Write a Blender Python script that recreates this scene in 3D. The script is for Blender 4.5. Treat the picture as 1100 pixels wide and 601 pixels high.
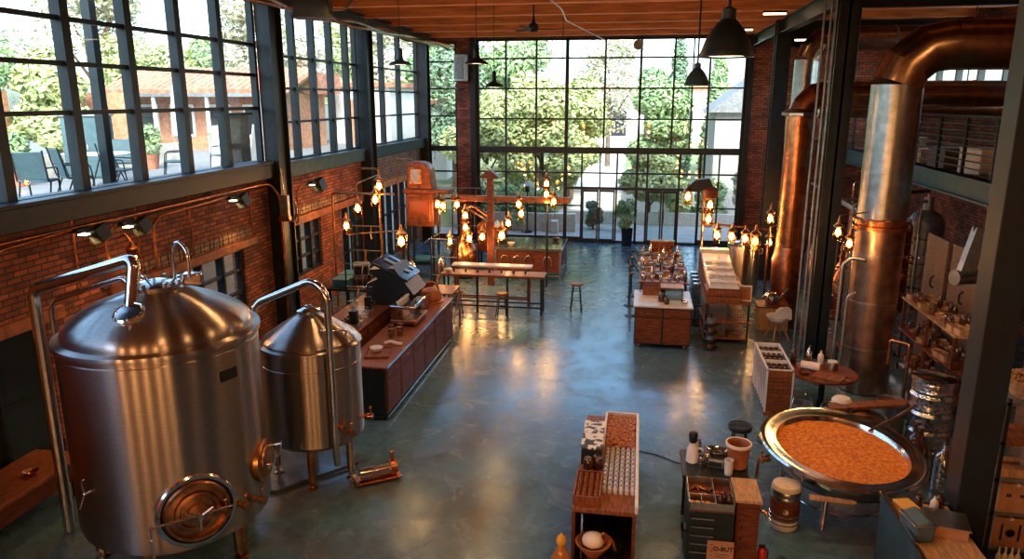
import bpy, math, random
from math import pi, sin, cos, radians as R
from mathutils import Vector, Matrix

for _o in list(bpy.data.objects):
    bpy.data.objects.remove(_o)
sc = bpy.context.scene
col = sc.collection
random.seed(7)

# ------------------------------------------------------------------ camera
PITCH = math.atan(194 / 800)
YAW = math.atan(140 * cos(PITCH) / 800)
cam_d = bpy.data.cameras.new('camera')
cam_d.sensor_fit = 'HORIZONTAL'
cam_d.sensor_width = 36
cam_d.lens = 36 * 800 / 1100
cam_d.clip_end = 500
cam = bpy.data.objects.new('camera', cam_d)
col.objects.link(cam)
cam.location = (0, 0, 5.5)
cam.rotation_euler = (pi / 2 - PITCH, 0, YAW)
sc.camera = cam

# ------------------------------------------------------------------ view
sc.view_settings.view_transform = 'Standard'
sc.view_settings.look = 'None'
sc.view_settings.gamma = 1
sc.view_settings.use_curve_mapping = False
sc.view_settings.exposure = 0.08
sc.cycles.use_denoising = True
sc.cycles.max_bounces = 9
sc.cycles.diffuse_bounces = 4
sc.cycles.glossy_bounces = 4
sc.cycles.transparent_max_bounces = 16
sc.cycles.sample_clamp_indirect = 4

# ------------------------------------------------------------------ sky and sun
SKY = 1.15
SUN = 4.6
LAMP = 1.0
world = bpy.data.worlds.new('sky')
sc.world = world
world.use_nodes = True
nt = world.node_tree
nt.nodes.clear()
wo = nt.nodes.new('ShaderNodeOutputWorld')
bg = nt.nodes.new('ShaderNodeBackground')
sky = nt.nodes.new('ShaderNodeTexSky')
sky.sky_type = 'NISHITA'
sky.sun_disc = False
sky.sun_elevation = R(42)
sky.sun_rotation = R(160)
sky.air_density = 1.0
sky.dust_density = 3.0
sky.ozone_density = 2.0
bg.inputs['Strength'].default_value = SKY
nt.links.new(sky.outputs[0], bg.inputs[0])
nt.links.new(bg.outputs[0], wo.inputs[0])
sun_d = bpy.data.lights.new('sun', 'SUN')
sun_d.energy = SUN
sun_d.angle = R(1.0)
sun_d.color = (1.0, .93, .82)
sun = bpy.data.objects.new('sun', sun_d)
sun.rotation_euler = (R(46), 0, R(20))
col.objects.link(sun)


def portal(name, loc, rot, sx, sy):
    d = bpy.data.lights.new(name, 'AREA')
    d.shape = 'RECTANGLE'
    d.size, d.size_y = sx, sy
    d.cycles.is_portal = True
    o = bpy.data.objects.new(name, d)
    o.location = loc
    o.rotation_euler = rot
    col.objects.link(o)


portal('window_daylight', (-8.75, 9.5, 5.85), (0, R(-90), 0), 3.8, 14.5)
portal('window_daylight', (-8.75, 22.4, 5.85), (0, R(-90), 0), 3.8, 11.4)
portal('window_daylight', (-1.7, 29.3, 3.9), (R(-90), 0, 0), 14, 7.8)

# ------------------------------------------------------------------ mesh builder


class MB:
    def __init__(s):
        s.v, s.f = [], []

    def add(s, vs, fs):
        n = len(s.v)
        s.v += [tuple(v) for v in vs]
        s.f += [tuple(i + n for i in f) for f in fs]
        return s

    def box(s, c, d, rz=0, m=None, c2=None):
        """c centre, d full size"""
        x, y, z = d[0] / 2, d[1] / 2, d[2] / 2
        vs = [Vector((i * x, j * y, k * z)) for k in (-1, 1) for j in (-1, 1) for i in (-1, 1)]
        M = m if m is not None else Matrix.Rotation(rz, 3, 'Z')
        vs = [M @ v + Vector(c) for v in vs]
        return s.add(vs, [(0, 2, 3, 1), (4, 5, 7, 6), (0, 1, 5, 4), (2, 6, 7, 3), (0, 4, 6, 2), (1, 3, 7, 5)])

    def bb(s, x0, x1, y0, y1, z0, z1):
        return s.box(((x0 + x1) / 2, (y0 + y1) / 2, (z0 + z1) / 2), (abs(x1 - x0), abs(y1 - y0), abs(z1 - z0)))

    def cyl(s, a, b, r, r2=None, n=16, cap=True):
        a, b = Vector(a), Vector(b)
        r2 = r if r2 is None else r2
        d = (b - a).normalized()
        t = Vector((0, 0, 1)) if abs(d.z) < .95 else Vector((1, 0, 0))
        u = d.cross(t).normalized()
        w = d.cross(u)
        vs = []
        for p, q in ((a, r), (b, r2)):
            for i in range(n):
                an = 2 * pi * i / n
                vs.append(p + u * q * cos(an) + w * q * sin(an))
        fs = [(i, i + n, (i + 1) % n + n, (i + 1) % n) for i in range(n)]
        if cap:
            fs.append(tuple(range(n)))
            fs.append(tuple(range(2 * n - 1, n - 1, -1)))
        return s.add(vs, fs)

    def lathe(s, prof, c=(0, 0, 0), n=32, m=None, cap=True):
        vs, fs = [], []
        for r, z in prof:
            for i in range(n):
                a = 2 * pi * i / n
                v = Vector((r * cos(a), r * sin(a), z))
                vs.append((m @ v if m is not None else v) + Vector(c))
        for k in range(len(prof) - 1):
            for i in range(n):
                j = (i + 1) % n
                fs.append((k * n + i, k * n + j, (k + 1) * n + j, (k + 1) * n + i))
        if cap and prof[0][0] > 1e-4:
            fs.append(tuple(range(n - 1, -1, -1)))
        if cap and prof[-1][0] > 1e-4:
            fs.append(tuple((len(prof) - 1) * n + i for i in range(n)))
        return s.add(vs, fs)

    def tube(s, pts, r, n=10, round_=0.0, seg=5):
        pts = [Vector(p) for p in pts]
        if round_ > 0:
            q = [pts[0]]
            for i in range(1, len(pts) - 1):
                p, a, b = pts[i], pts[i - 1], pts[i + 1]
                d1, d2 = (a - p), (b - p)
                k = min(round_, d1.length * .49, d2.length * .49)
                s1, s2 = p + d1.normalized() * k, p + d2.normalized() * k
                for j in range(seg + 1):
                    t = j / seg
                    q.append(s1 * (1 - t) ** 2 + p * 2 * t * (1 - t) + s2 * t * t)
            q.append(pts[-1])
            pts = q
        vs, fs = [], []
        u = None
        for i, p in enumerate(pts):
            d = (pts[min(i + 1, len(pts) - 1)] - pts[max(i - 1, 0)]).normalized()
            if u is None:
                t = Vector((0, 0, 1)) if abs(d.z) < .9 else Vector((1, 0, 0))
                u = d.cross(t).normalized()
            u = (u - d * u.dot(d)).normalized()
            w = d.cross(u)
            for k in range(n):
                a = 2 * pi * k / n
                vs.append(p + (u * cos(a) + w * sin(a)) * r)
        for i in range(len(pts) - 1):
            for k in range(n):
                j = (k + 1) % n
                fs.append((i * n + k, (i + 1) * n + k, (i + 1) * n + j, i * n + j))
        fs.append(tuple(range(n)))
        fs.append(tuple((len(pts) - 1) * n + k for k in range(n - 1, -1, -1)))
        return s.add(vs, fs)

    def prism(s, poly, z0, z1, m=None, c=(0, 0, 0)):
        n = len(poly)
        vs = [Vector((x, y, z)) for z in (z0, z1) for x, y in poly]
        vs = [(m @ v if m is not None else v) + Vector(c) for v in vs]
        fs = [tuple(range(n - 1, -1, -1)), tuple(range(n, 2 * n))]
        fs += [(i, (i + 1) % n, (i + 1) % n + n, i + n) for i in range(n)]
        return s.add(vs, fs)

    def ball(s, c, r, n=12, m=8, sz=1.0):
        return s.lathe([(max(r * sin(pi * k / m), 1e-5), -r * sz * cos(pi * k / m)) for k in range(m + 1)], c, n)

    def quad(s, a, b, c, d):
        return s.add([a, b, c, d], [(0, 1, 2, 3)])

    def mesh(s, name, mat, smooth=True, ang=38):
        me = bpy.data.meshes.new(name)
        me.from_pydata(s.v, [], s.f)
        me.validate()
        me.materials.append(mat)
        if smooth:
            for p in me.polygons:
                p.use_smooth = True
            me.set_sharp_from_angle(angle=R(ang))
        return me

    def build(s, name, mat, parent=None, loc=None, rz=0, bev=0, smooth=True, label=None, ang=38):
        o = bpy.data.objects.new(name, s.mesh(name, mat, smooth, ang))
        col.objects.link(o)
        if parent is not None:
            o.parent = parent
        if loc is not None:
            o.location = loc
        if rz:
            o.rotation_euler.z = rz
        if bev:
            b = o.modifiers.new('bevel', 'BEVEL')
            b.width = bev
            b.segments = 2
            b.limit_method = 'ANGLE'
        if label:
            o['label'] = label
        return o


def tag(o, label, cat, group=None, kind=None):
    o['label'] = label
    o['category'] = cat
    if group:
        o['group'] = group
    if kind:
        o['kind'] = kind
    return o


def thing(name, label, cat, loc=(0, 0, 0), rz=0, group=None):
    o = bpy.data.objects.new(name, None)
    o.empty_display_size = .1
    o.location = loc
    o.rotation_euler.z = rz
    col.objects.link(o)
    return tag(o, label, cat, group)


def nth(i):
    return ['first', 'second', 'third', 'fourth', 'fifth', 'sixth', 'seventh', 'eighth', 'ninth', 'tenth', 'eleventh', 'twelfth'][i]


def struct(o):
    o['kind'] = 'structure'
    return o


KIDS = {}


def dup(root, loc, rz=None, label=None, group=None, scale=None):
    def cp(o, par):
        c = o.copy()
        col.objects.link(c)
        if par is not None:
            c.parent = par
        for ch in [x for x in o.children]:
            cp(ch, c)
        return c
    r = cp(root, None)
    r.location = loc
    if rz is not None:
        r.rotation_euler.z = rz
    if label:
        r['label'] = label
    if group:
        r['group'] = group
    if scale:
        r.scale = scale if not isinstance(scale, (int, float)) else (scale,) * 3
    return r


# ------------------------------------------------------------------ materials
def mat(name, color=(.5, .5, .5), rough=.5, metal=0, noise=0, nscale=8, bump=0, bscale=60, emit=None, estr=0,
        spec=.5, aniso=0, coat=0, stretch=None, rnoise=0, c2=None, alpha=None):
    m = bpy.data.materials.new(name)
    m.use_nodes = True
    t = m.node_tree
    b = t.nodes['Principled BSDF']
    b.inputs['Base Color'].default_value = (*color, 1)
    b.inputs['Roughness'].default_value = rough
    b.inputs['Metallic'].default_value = metal
    b.inputs['Specular IOR Level'].default_value = spec
    if coat:
        b.inputs['Coat Weight'].default_value = coat
        b.inputs['Coat Roughness'].default_value = .15
    tc = t.nodes.new('ShaderNodeTexCoord')
    mp = t.nodes.new('ShaderNodeMapping')
    t.links.new(tc.outputs['Object'], mp.inputs[0])
    if stretch:
        mp.inputs['Scale'].default_value = stretch
    if noise or c2:
        n = t.nodes.new('ShaderNodeTexNoise')
        n.inputs['Scale'].default_value = nscale
        n.inputs['Detail'].default_value = 6
        t.links.new(mp.outputs[0], n.inputs[0])
        r = t.nodes.new('ShaderNodeValToRGB')
        ca = c2 if c2 else tuple(x * (1 - noise) for x in color)
        cb = color if c2 else tuple(min(x * (1 + noise), 1) for x in color)
        r.color_ramp.elements[0].position = .32
        r.color_ramp.elements[1].position = .68
        r.color_ramp.elements[0].color = (*ca, 1)
        r.color_ramp.elements[1].color = (*cb, 1)
        t.links.new(n.outputs[0], r.inputs[0])
        t.links.new(r.outputs[0], b.inputs['Base Color'])
        if rnoise:
            mr = t.nodes.new('ShaderNodeMapRange')
            mr.inputs[3].default_value = max(rough - rnoise, .02)
            mr.inputs[4].default_value = rough + rnoise
            t.links.new(n.outputs[0], mr.inputs[0])
            t.links.new(mr.outputs[0], b.inputs['Roughness'])
    if bump:
        n2 = t.nodes.new('ShaderNodeTexNoise')
        n2.inputs['Scale'].default_value = bscale
        t.links.new(mp.outputs[0], n2.inputs[0])
        bp = t.nodes.new('ShaderNodeBump')
        bp.inputs['Strength'].default_value = bump
        bp.inputs['Distance'].default_value = .02
        t.links.new(n2.outputs[0], bp.inputs['Height'])
        t.links.new(bp.outputs[0], b.inputs['Normal'])
    if aniso:
        b.inputs['Anisotropic'].default_value = aniso
        tg = t.nodes.new('ShaderNodeTangent')
        tg.direction_type = 'RADIAL'
        tg.axis = 'Z'
        t.links.new(tg.outputs[0], b.inputs['Tangent'])
        b.inputs['Anisotropic Rotation'].default_value = .25
    if emit:
        b.inputs['Emission Color'].default_value = (*emit, 1)
        b.inputs['Emission Strength'].default_value = estr
    return m


def glass_mat(name, tint=(.88, .95, .95), refl=.1, rough=.02):
    m = bpy.data.materials.new(name)
    m.use_nodes = True
    t = m.node_tree
    t.nodes.clear()
    o = t.nodes.new('ShaderNodeOutputMaterial')
    mx = t.nodes.new('ShaderNodeMixShader')
    tr = t.nodes.new('ShaderNodeBsdfTransparent')
    tr.inputs[0].default_value = (*tint, 1)
    gl = t.nodes.new('ShaderNodeBsdfGlossy')
    gl.inputs['Roughness'].default_value = rough
    lw = t.nodes.new('ShaderNodeLayerWeight')
    lw.inputs[0].default_value = .5
    pw = t.nodes.new('ShaderNodeMath')
    pw.operation = 'POWER'
    pw.inputs[1].default_value = 4
    ml = t.nodes.new('ShaderNodeMath')
    ml.operation = 'MULTIPLY_ADD'
    ml.inputs[1].default_value = refl * 3
    ml.inputs[2].default_value = refl * .3
    t.links.new(lw.outputs['Facing'], pw.inputs[0])
    t.links.new(pw.outputs[0], ml.inputs[0])
    t.links.new(ml.outputs[0], mx.inputs[0])
    t.links.new(tr.outputs[0], mx.inputs[1])
    t.links.new(gl.outputs[0], mx.inputs[2])
    t.links.new(mx.outputs[0], o.inputs[0])
    return m


def brick_mat(name, c1, c2, mortar, dark=.5):
    m = bpy.data.materials.new(name)
    m.use_nodes = True
    t = m.node_tree
    b = t.nodes['Principled BSDF']
    b.inputs['Roughness'].default_value = .85
    tc = t.nodes.new('ShaderNodeTexCoord')
    sp = t.nodes.new('ShaderNodeSeparateXYZ')
    ad = t.nodes.new('ShaderNodeMath')
    cb = t.nodes.new('ShaderNodeCombineXYZ')
    t.links.new(tc.outputs['Object'], sp.inputs[0])
    t.links.new(sp.outputs[0], ad.inputs[0])
    t.links.new(sp.outputs[1], ad.inputs[1])
    t.links.new(ad.outputs[0], cb.inputs[0])
    t.links.new(sp.outputs[2], cb.inputs[1])
    br = t.nodes.new('ShaderNodeTexBrick')
    br.inputs['Scale'].default_value = 1
    br.inputs['Brick Width'].default_value = .25
    br.inputs['Row Height'].default_value = .088
    br.inputs['Mortar Size'].default_value = .013
    br.inputs['Mortar Smooth'].default_value = .3
    br.inputs['Bias'].default_value = -.1
    br.inputs['Color1'].default_value = (*c1, 1)
    br.inputs['Color2'].default_value = (*c2, 1)
    br.inputs['Mortar'].default_value = (*mortar, 1)
    t.links.new(cb.outputs[0], br.inputs[0])
    n = t.nodes.new('ShaderNodeTexNoise')
    n.inputs['Scale'].default_value = 1.3
    n.inputs['Detail'].default_value = 8
    n.inputs['Roughness'].default_value = .7
    t.links.new(tc.outputs['Object'], n.inputs[0])
    rr = t.nodes.new('ShaderNodeValToRGB')
    rr.color_ramp.elements[0].position = .35
    rr.color_ramp.elements[0].color = (dark, dark, dark, 1)
    rr.color_ramp.elements[1].position = .65
    rr.color_ramp.elements[1].color = (1.25, 1.2, 1.15, 1)
    t.links.new(n.outputs[0], rr.inputs[0])
    mx = t.nodes.new('ShaderNodeMixRGB')
    mx.blend_type = 'MULTIPLY'
    mx.inputs[0].default_value = 1
    t.links.new(br.outputs[0], mx.inputs[1])
    t.links.new(rr.outputs[0], mx.inputs[2])
    t.links.new(mx.outputs[0], b.inputs['Base Color'])
    bp = t.nodes.new('ShaderNodeBump')
    bp.inputs['Strength'].default_value = .8
    bp.inputs['Distance'].default_value = .02
    bp.invert = True
    t.links.new(br.outputs['Fac'], bp.inputs['Height'])
    t.links.new(bp.outputs[0], b.inputs['Normal'])
    return m


def floor_mat():
    m = bpy.data.materials.new('polished_concrete')
    m.use_nodes = True
    t = m.node_tree
    b = t.nodes['Principled BSDF']
    tc = t.nodes.new('ShaderNodeTexCoord')

    def noise(scale, det, rough=.6, dist=0):
        n = t.nodes.new('ShaderNodeTexNoise')
        n.inputs['Scale'].default_value = scale
        n.inputs['Detail'].default_value = det
        n.inputs['Roughness'].default_value = rough
        n.inputs['Distortion'].default_value = dist
        t.links.new(tc.outputs['Object'], n.inputs[0])
        return n
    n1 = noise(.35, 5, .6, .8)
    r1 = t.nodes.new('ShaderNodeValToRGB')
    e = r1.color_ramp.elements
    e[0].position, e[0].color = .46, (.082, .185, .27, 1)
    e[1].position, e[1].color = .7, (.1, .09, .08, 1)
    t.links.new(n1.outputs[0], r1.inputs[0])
    n2 = noise(2.6, 9, .72, 1.6)
    r2 = t.nodes.new('ShaderNodeValToRGB')
    e = r2.color_ramp.elements
    e[0].position, e[0].color = .3, (.5, .5, .52, 1)
    e[1].position, e[1].color = .72, (1.35, 1.35, 1.35, 1)
    t.links.new(n2.outputs[0], r2.inputs[0])
    mx = t.nodes.new('ShaderNodeMixRGB')
    mx.blend_type = 'MULTIPLY'
    mx.inputs[0].default_value = 1
    t.links.new(r1.outputs[0], mx.inputs[1])
    t.links.new(r2.outputs[0], mx.inputs[2])
    t.links.new(mx.outputs[0], b.inputs['Base Color'])
    n3 = noise(1.4, 8, .7, 1)
    mr = t.nodes.new('ShaderNodeMapRange')
    mr.inputs[1].default_value = .3
    mr.inputs[2].default_value = .7
    mr.inputs[3].default_value = .13
    mr.inputs[4].default_value = .34
    t.links.new(n3.outputs[0], mr.inputs[0])
    t.links.new(mr.outputs[0], b.inputs['Roughness'])
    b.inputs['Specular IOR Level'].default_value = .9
    b.inputs['Specular Tint'].default_value = (.6, .88, 1, 1)  # cyan put into the sheen colour to imitate bluish reflections
    n4 = noise(5, 6, .6)
    bp = t.nodes.new('ShaderNodeBump')
    bp.inputs['Strength'].default_value = .12
    bp.inputs['Distance'].default_value = .03
    t.links.new(n4.outputs[0], bp.inputs['Height'])
    t.links.new(bp.outputs[0], b.inputs['Normal'])
    return m


M = {}
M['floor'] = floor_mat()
M['brick'] = brick_mat('red_brick', (.42, .12, .05), (.13, .04, .025), (.06, .045, .04), .5)
M['brick_pale'] = brick_mat('pale_brick', (.42, .29, .21), (.26, .16, .11), (.12, .1, .08), .7)
M['black'] = mat('black_steel', (.01, .018, .022), .45, .3, noise=.3, nscale=5)
M['nearcol'] = mat('blue_black_steel', (.01, .02, .025), .5, .2, c2=(.012, .011, .011), nscale=1.5)
M['teal'] = mat('teal_painted_steel', (.035, .075, .09), .45, .2, noise=.25, nscale=4)
M['beam'] = mat('orange_timber', (.78, .27, .07), .65, noise=.3, nscale=3, stretch=(.4, 3, 3), bump=.1)
M['ceil'] = mat('ceiling_planks', (.12, .04, .016), .7, noise=.4, nscale=3, stretch=(6, .6, 1))
M['wood'] = mat('dark_red_wood', (.13, .034, .012), .5, noise=.5, nscale=5, stretch=(1, 1, 7), coat=.05, spec=.3)
M['woodh'] = mat('reddish_wood_top', (.21, .062, .02), .5, noise=.5, nscale=5, stretch=(8, 1.2, 2), coat=.08, spec=.35)
M['woodl'] = mat('light_wood', (.45, .26, .13), .5, noise=.35, nscale=6, stretch=(6, 1, 1))
M['lintel'] = mat('rust_lintel', (.3, .1, .035), .6, noise=.4, nscale=6, bump=.2)
M['lintel2'] = mat('timber_lintel', (.55, .26, .08), .6, noise=.35, nscale=6)
M['steel'] = mat('brushed_stainless', (.36, .32, .29), .29, 1, noise=.1, nscale=14, aniso=.97, stretch=(1, 1, 6))
M['chrome'] = mat('polished_stainless', (.62, .6, .57), .14, 1, noise=.08, nscale=9)
M['duct'] = mat('galvanised_steel', (.4, .42, .42), .3, 1, noise=.2, nscale=7, aniso=.4, bump=.1, bscale=9)
M['copper'] = mat('copper_metal', (.62, .25, .11), .26, 1, noise=.35, nscale=6, bump=.1, bscale=12)
M['copperd'] = mat('dark_copper', (.36, .13, .06), .34, 1, noise=.4, nscale=8)
M['bronze'] = mat('aged_bronze', (.4, .2, .09), .3, 1, noise=.4, nscale=10)
M['white'] = mat('white_enamel', (.72, .72, .7), .35, noise=.08)
M['cream'] = mat('cream_plaster', (.6, .54, .46), .8, noise=.15)
M['grey'] = mat('grey_metal', (.22, .24, .25), .4, .6, noise=.25)
M['dark'] = mat('dark_rubber', (.02, .02, .02), .6, noise=.3)
M['leather'] = mat('tan_leather', (.36, .12, .04), .45, noise=.4, nscale=5)
M['card'] = mat('brown_cardboard', (.4, .2, .1), .85, noise=.15, nscale=9)
M['cardd'] = mat('dark_cardboard', (.25, .12, .06), .85, noise=.15, nscale=9)
M['paper'] = mat('pale_paper', (.75, .68, .58), .8, noise=.08)
M['glass'] = glass_mat('window_glass')
M['jar'] = glass_mat('jar_glass', (.75, .82, .8), .25, .05)
M['bottle'] = mat('dark_bottle_glass', (.05, .02, .01), .12, noise=.4, spec=.8)
M['silver'] = mat('foil_silver', (.6, .63, .65), .22, 1, noise=.35, nscale=18, bump=.8, bscale=14)
M['red'] = mat('red_paint', (.5, .02, .015), .35, noise=.2)
M['blue'] = mat('blue_paint', (.03, .2, .38), .35, noise=.2)
M['bulb'] = mat('warm_bulb', (1, .6, .25), .3, emit=(1, .5, .14), estr=16)
M['bulbc'] = mat('warm_bulb_core', (1, .8, .5), .3, emit=(1, .66, .3), estr=38)
M['diff'] = mat('lamp_diffuser', (1, .8, .6), .3, emit=(1, .72, .45), estr=6)
M['amber'] = mat('amber_glass', (.7, .2, .03), .2, emit=(1, .3, .04), estr=2.2)
M['leaf1'] = mat('yellow_green_leaves', (.6, .62, .27), .6, c2=(.3, .38, .15), nscale=1.1)
M['leaf2'] = mat('mid_green_leaves', (.36, .5, .22), .6, c2=(.16, .26, .11), nscale=1.3)
M['leaf3'] = mat('dark_green_leaves', (.2, .3, .17), .6, c2=(.09, .15, .09), nscale=1.5)
M['leaf4'] = mat('dry_olive_leaves', (.55, .53, .36), .6, c2=(.32, .31, .2), nscale=1.2)
M['bark'] = mat('bark', (.14, .09, .06), .9, noise=.4, nscale=9, bump=.5)
M['pave'] = mat('pale_paving', (.42, .4, .37), .8, noise=.12, nscale=2)
M['deck'] = mat('patio_concrete', (.2, .2, .2), .8, noise=.12, nscale=2)
M['lawn'] = mat('dry_grass', (.3, .28, .14), .95, c2=(.14, .2, .07), nscale=.8)
M['tile'] = mat('terracotta_tiles', (.45, .17, .1), .8, noise=.4, nscale=5)
M['terra'] = mat('orange_render', (.45, .2, .11), .8, noise=.3)
M['house'] = mat('pale_render', (.78, .74, .68), .85, noise=.08)
M['siding'] = mat('grey_timber_siding', (.42, .4, .37), .85, noise=.3, nscale=7, stretch=(9, 9, .5))
M['ugly'] = mat('slate_roof', (.2, .2, .2), .7, noise=.3)
M['navy'] = mat('dark_window', (.02, .03, .04), .15, spec=.8)
M['seatt'] = mat('teal_mesh_fabric', (.05, .1, .12), .7, noise=.15)
M['mash'] = mat('orange_mash', (.95, .36, .04), .7, c2=(.55, .1, .01), nscale=22, bump=1, bscale=45)
M['oven'] = mat('brown_red_copper', (.3, .1, .05), .42, .9, noise=.4, nscale=7)  # copper toned a darker brown-red for the oven
M['woodp'] = mat('brown_plywood', (.16, .085, .05), .6, noise=.3, nscale=5, stretch=(1, 1, 6))
M['clear'] = mat('clear_bottle_glass', (.7, .76, .78), .12, .35, noise=.3, nscale=50)
M['food'] = mat('red_brown_goods', (.45, .13, .05), .5, c2=(.2, .05, .02), nscale=20)
M['stone'] = mat('white_counter_top', (.62, .6, .56), .3, noise=.15, nscale=4)

# ------------------------------------------------------------------ the room
XL, XR, YB, YF, ZC = -8.5, 9.0, 29.0, -4.0, 8.15
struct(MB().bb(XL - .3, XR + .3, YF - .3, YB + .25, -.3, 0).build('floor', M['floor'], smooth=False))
struct(MB().bb(XL - .6, XR + .6, YF - .3, YB + .6, ZC, ZC + .25).build('ceiling', M['ceil'], smooth=False))


def wall_x(x0, x1, y0, y1, z0, z1, holes):
    """wall in the YZ plane between x0 and x1 with rectangular holes (ya, yb, za, zb) sorted along y"""
    mb = MB()
    cur = y0
    for ya, yb, za, zb in sorted(holes):
        if ya > cur:
            mb.bb(x0, x1, cur, ya, z0, z1)
        if za > z0:
            mb.bb(x0, x1, ya, yb, z0, za)
        if zb < z1:
            mb.bb(x0, x1, ya, yb, zb, z1)
        cur = yb
    if cur < y1:
        mb.bb(x0, x1, cur, y1, z0, z1)
    return mb


def wall_y(y0, y1, x0, x1, z0, z1, holes):
    mb = MB()
    cur = x0
    for xa, xb, za, zb in sorted(holes):
        if xa > cur:
            mb.bb(cur, xa, y0, y1, z0, z1)
        if za > z0:
            mb.bb(xa, xb, y0, y1, z0, za)
        if zb < z1:
            mb.bb(xa, xb, y0, y1, zb, z1)
        cur = xb
    if cur < x1:
        mb.bb(cur, x1, y0, y1, z0, z1)
    return mb


LOW = [(7.3, 9.2, .25, 2.31), (12.45, 14.85, .9, 2.33), (17.1, 18.95, 1.05, 2.42), (20.35, 22.1, .1, 2.55)]
struct(wall_x(XL - .3, XL, YF, 22.6, 0, 3.77, LOW).build('wall_left', M['brick'], smooth=False))
struct(wall_x(XL - .3, XL, 22.6, YB, 0, 3.77, [(23.4, 27.9, .1, 2.6)]).build('wall_left', M['brick_pale'], smooth=False))
# strip of wall above the high windows
struct(MB().bb(XL - .3, XL, YF, YB, 7.72, ZC).build('wall_left', M['black'], smooth=False))
BH = [(-8.35, -7.1, .1, 7.6), (-6.35, 3.75, 0, 7.72), (4.75, 6.2, 4.05, 7.3), (4.85, 5.6, 1.2, 2.6)]
struct(wall_y(YB, YB + .3, XL - .3, XR + .3, 0, ZC, BH).build('wall_back', M['brick'], smooth=False))
struct(wall_x(XR, XR + .3, YF, YB, 0, ZC, [(18.5, 27.5, 5.6, 7.3)]).build('wall_right', M['brick'], smooth=False))
struct(wall_y(YF - .3, YF, XL - .3, XR + .3, 0, ZC, []).build('wall_front', M['brick'], smooth=False))
# steel sill beams along the left wall
struct(MB().bb(XL - .02, XL + .22, YF, 16.1, 3.74, 4.06).bb(XL - .3, XL + .26, YF, 16.1, 4.06, 4.12).build('trim_1', M['black'], bev=.01))
struct(MB().bb(XL - .02, XL + .2, 16.7, 22.0, 3.66, 3.98).bb(XL - .3, XL + .24, 16.7, 22.0, 3.98, 4.03).build('trim_2', M['teal'], bev=.01))
struct(MB().bb(XL - .02, XL + .2, 22.6, 28.6, 3.66, 3.98).bb(XL - .3, XL + .24, 22.6, 28.6, 3.98, 4.03).build('trim_3', M['teal'], bev=.01))
struct(MB().bb(XL - .3, XL, YF, YB, 3.7, 4.03).build('wall_left', M['black'], smooth=False))
# lintels over the low windows
struct(MB().bb(XL - .02, XL + .07, 6.9, 9.5, 2.31, 2.5).build('trim_4', M['lintel'], bev=.01))
struct(MB().bb(XL - .02, XL + .07, 10.6, 15.35, 2.33, 2.5).build('trim_5', M['lintel'], bev=.01))
struct(MB().bb(XL - .02, XL + .09, 16.7, 22.0, 2.42, 2.62).build('trim_6', M['lintel'], bev=.01))
struct(MB().bb(XL - .02, XL + .09, 22.8, 28.5, 2.6, 2.82).build('trim_7', M['lintel2'], bev=.01))
mb = MB()
for i in range(37):   # soldier course of upright bricks above the lintel
    y = 11.0 + i * .115
    mb.bb(XL - .02, XL + .03 + .008 * (i % 3), y, y + .095, 2.52, 2.74)
struct(mb.build('trim_8', M['brick_pale'], bev=.004))
mb = MB()
for i in range(30):
    y = 17.2 + i * .115
    mb.bb(XL - .02, XL + .03 + .008 * (i % 3), y, y + .095, 2.64, 2.84)
struct(mb.build('trim_9', M['brick_pale'], bev=.004))

WN = [0]


def window_x(x, y0, y1, z0, z1, ms, zs, mw=.13, zw=.06, frame=.1, m='black', pane='glass'):
    WN[0] += 1
    f = MB()
    d = .14
    f.bb(x - d / 2, x + d / 2, y0, y0 + frame, z0, z1).bb(x - d / 2, x + d / 2, y1 - frame, y1, z0, z1)
    f.bb(x - d / 2, x + d / 2, y0, y1, z0, z0 + frame * .7).bb(x - d / 2, x + d / 2, y0, y1, z1 - frame * .7, z1)
    for q in ms:
        f.bb(x - d / 2 - .02, x + d / 2 + .02, q - mw / 2, q + mw / 2, z0, z1)
    for q in zs:
        f.bb(x - .05, x + .05, y0, y1, q - zw / 2, q + zw / 2)
    o = struct(f.build('window_%d' % WN[0], M[m], smooth=False))
    g = MB().bb(x - .006, x + .006, y0 + .05, y1 - .05, z0 + .04, z1 - .04).build('pane', M[pane], o, smooth=False)
    return o


def window_y(y, x0, x1, z0, z1, ms, zs, mw=.07, zw=.06, frame=.1, m='black', name=None):
    WN[0] += 1
    f = MB()
    d = .12
    f.bb(x0, x0 + frame, y - d / 2, y + d / 2, z0, z1).bb(x1 - frame, x1, y - d / 2, y + d / 2, z0, z1)
    f.bb(x0, x1, y - d / 2, y + d / 2, z0, z0 + frame * .7).bb(x0, x1, y - d / 2, y + d / 2, z1 - frame * .7, z1)
    for q in ms:
        w, a, b = mw, z0, z1
        if isinstance(q, tuple):
            q, w, a, b = q
        f.bb(q - w / 2, q + w / 2, y - d / 2, y + d / 2, a, b)
    for q in zs:
        w, a, b = zw, x0, x1
        if isinstance(q, tuple):
            q, w, a, b = q
        f.bb(a, b, y - d / 2 + .01, y + d / 2 - .01, q - w / 2, q + w / 2)
    o = struct(f.build('window_%d' % WN[0], M[m], smooth=False))
    MB().bb(x0 + .05, x1 - .05, y - .006, y + .006, z0 + .04, z1 - .04).build('pane', M['glass'], o, smooth=False)
    return o


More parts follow.
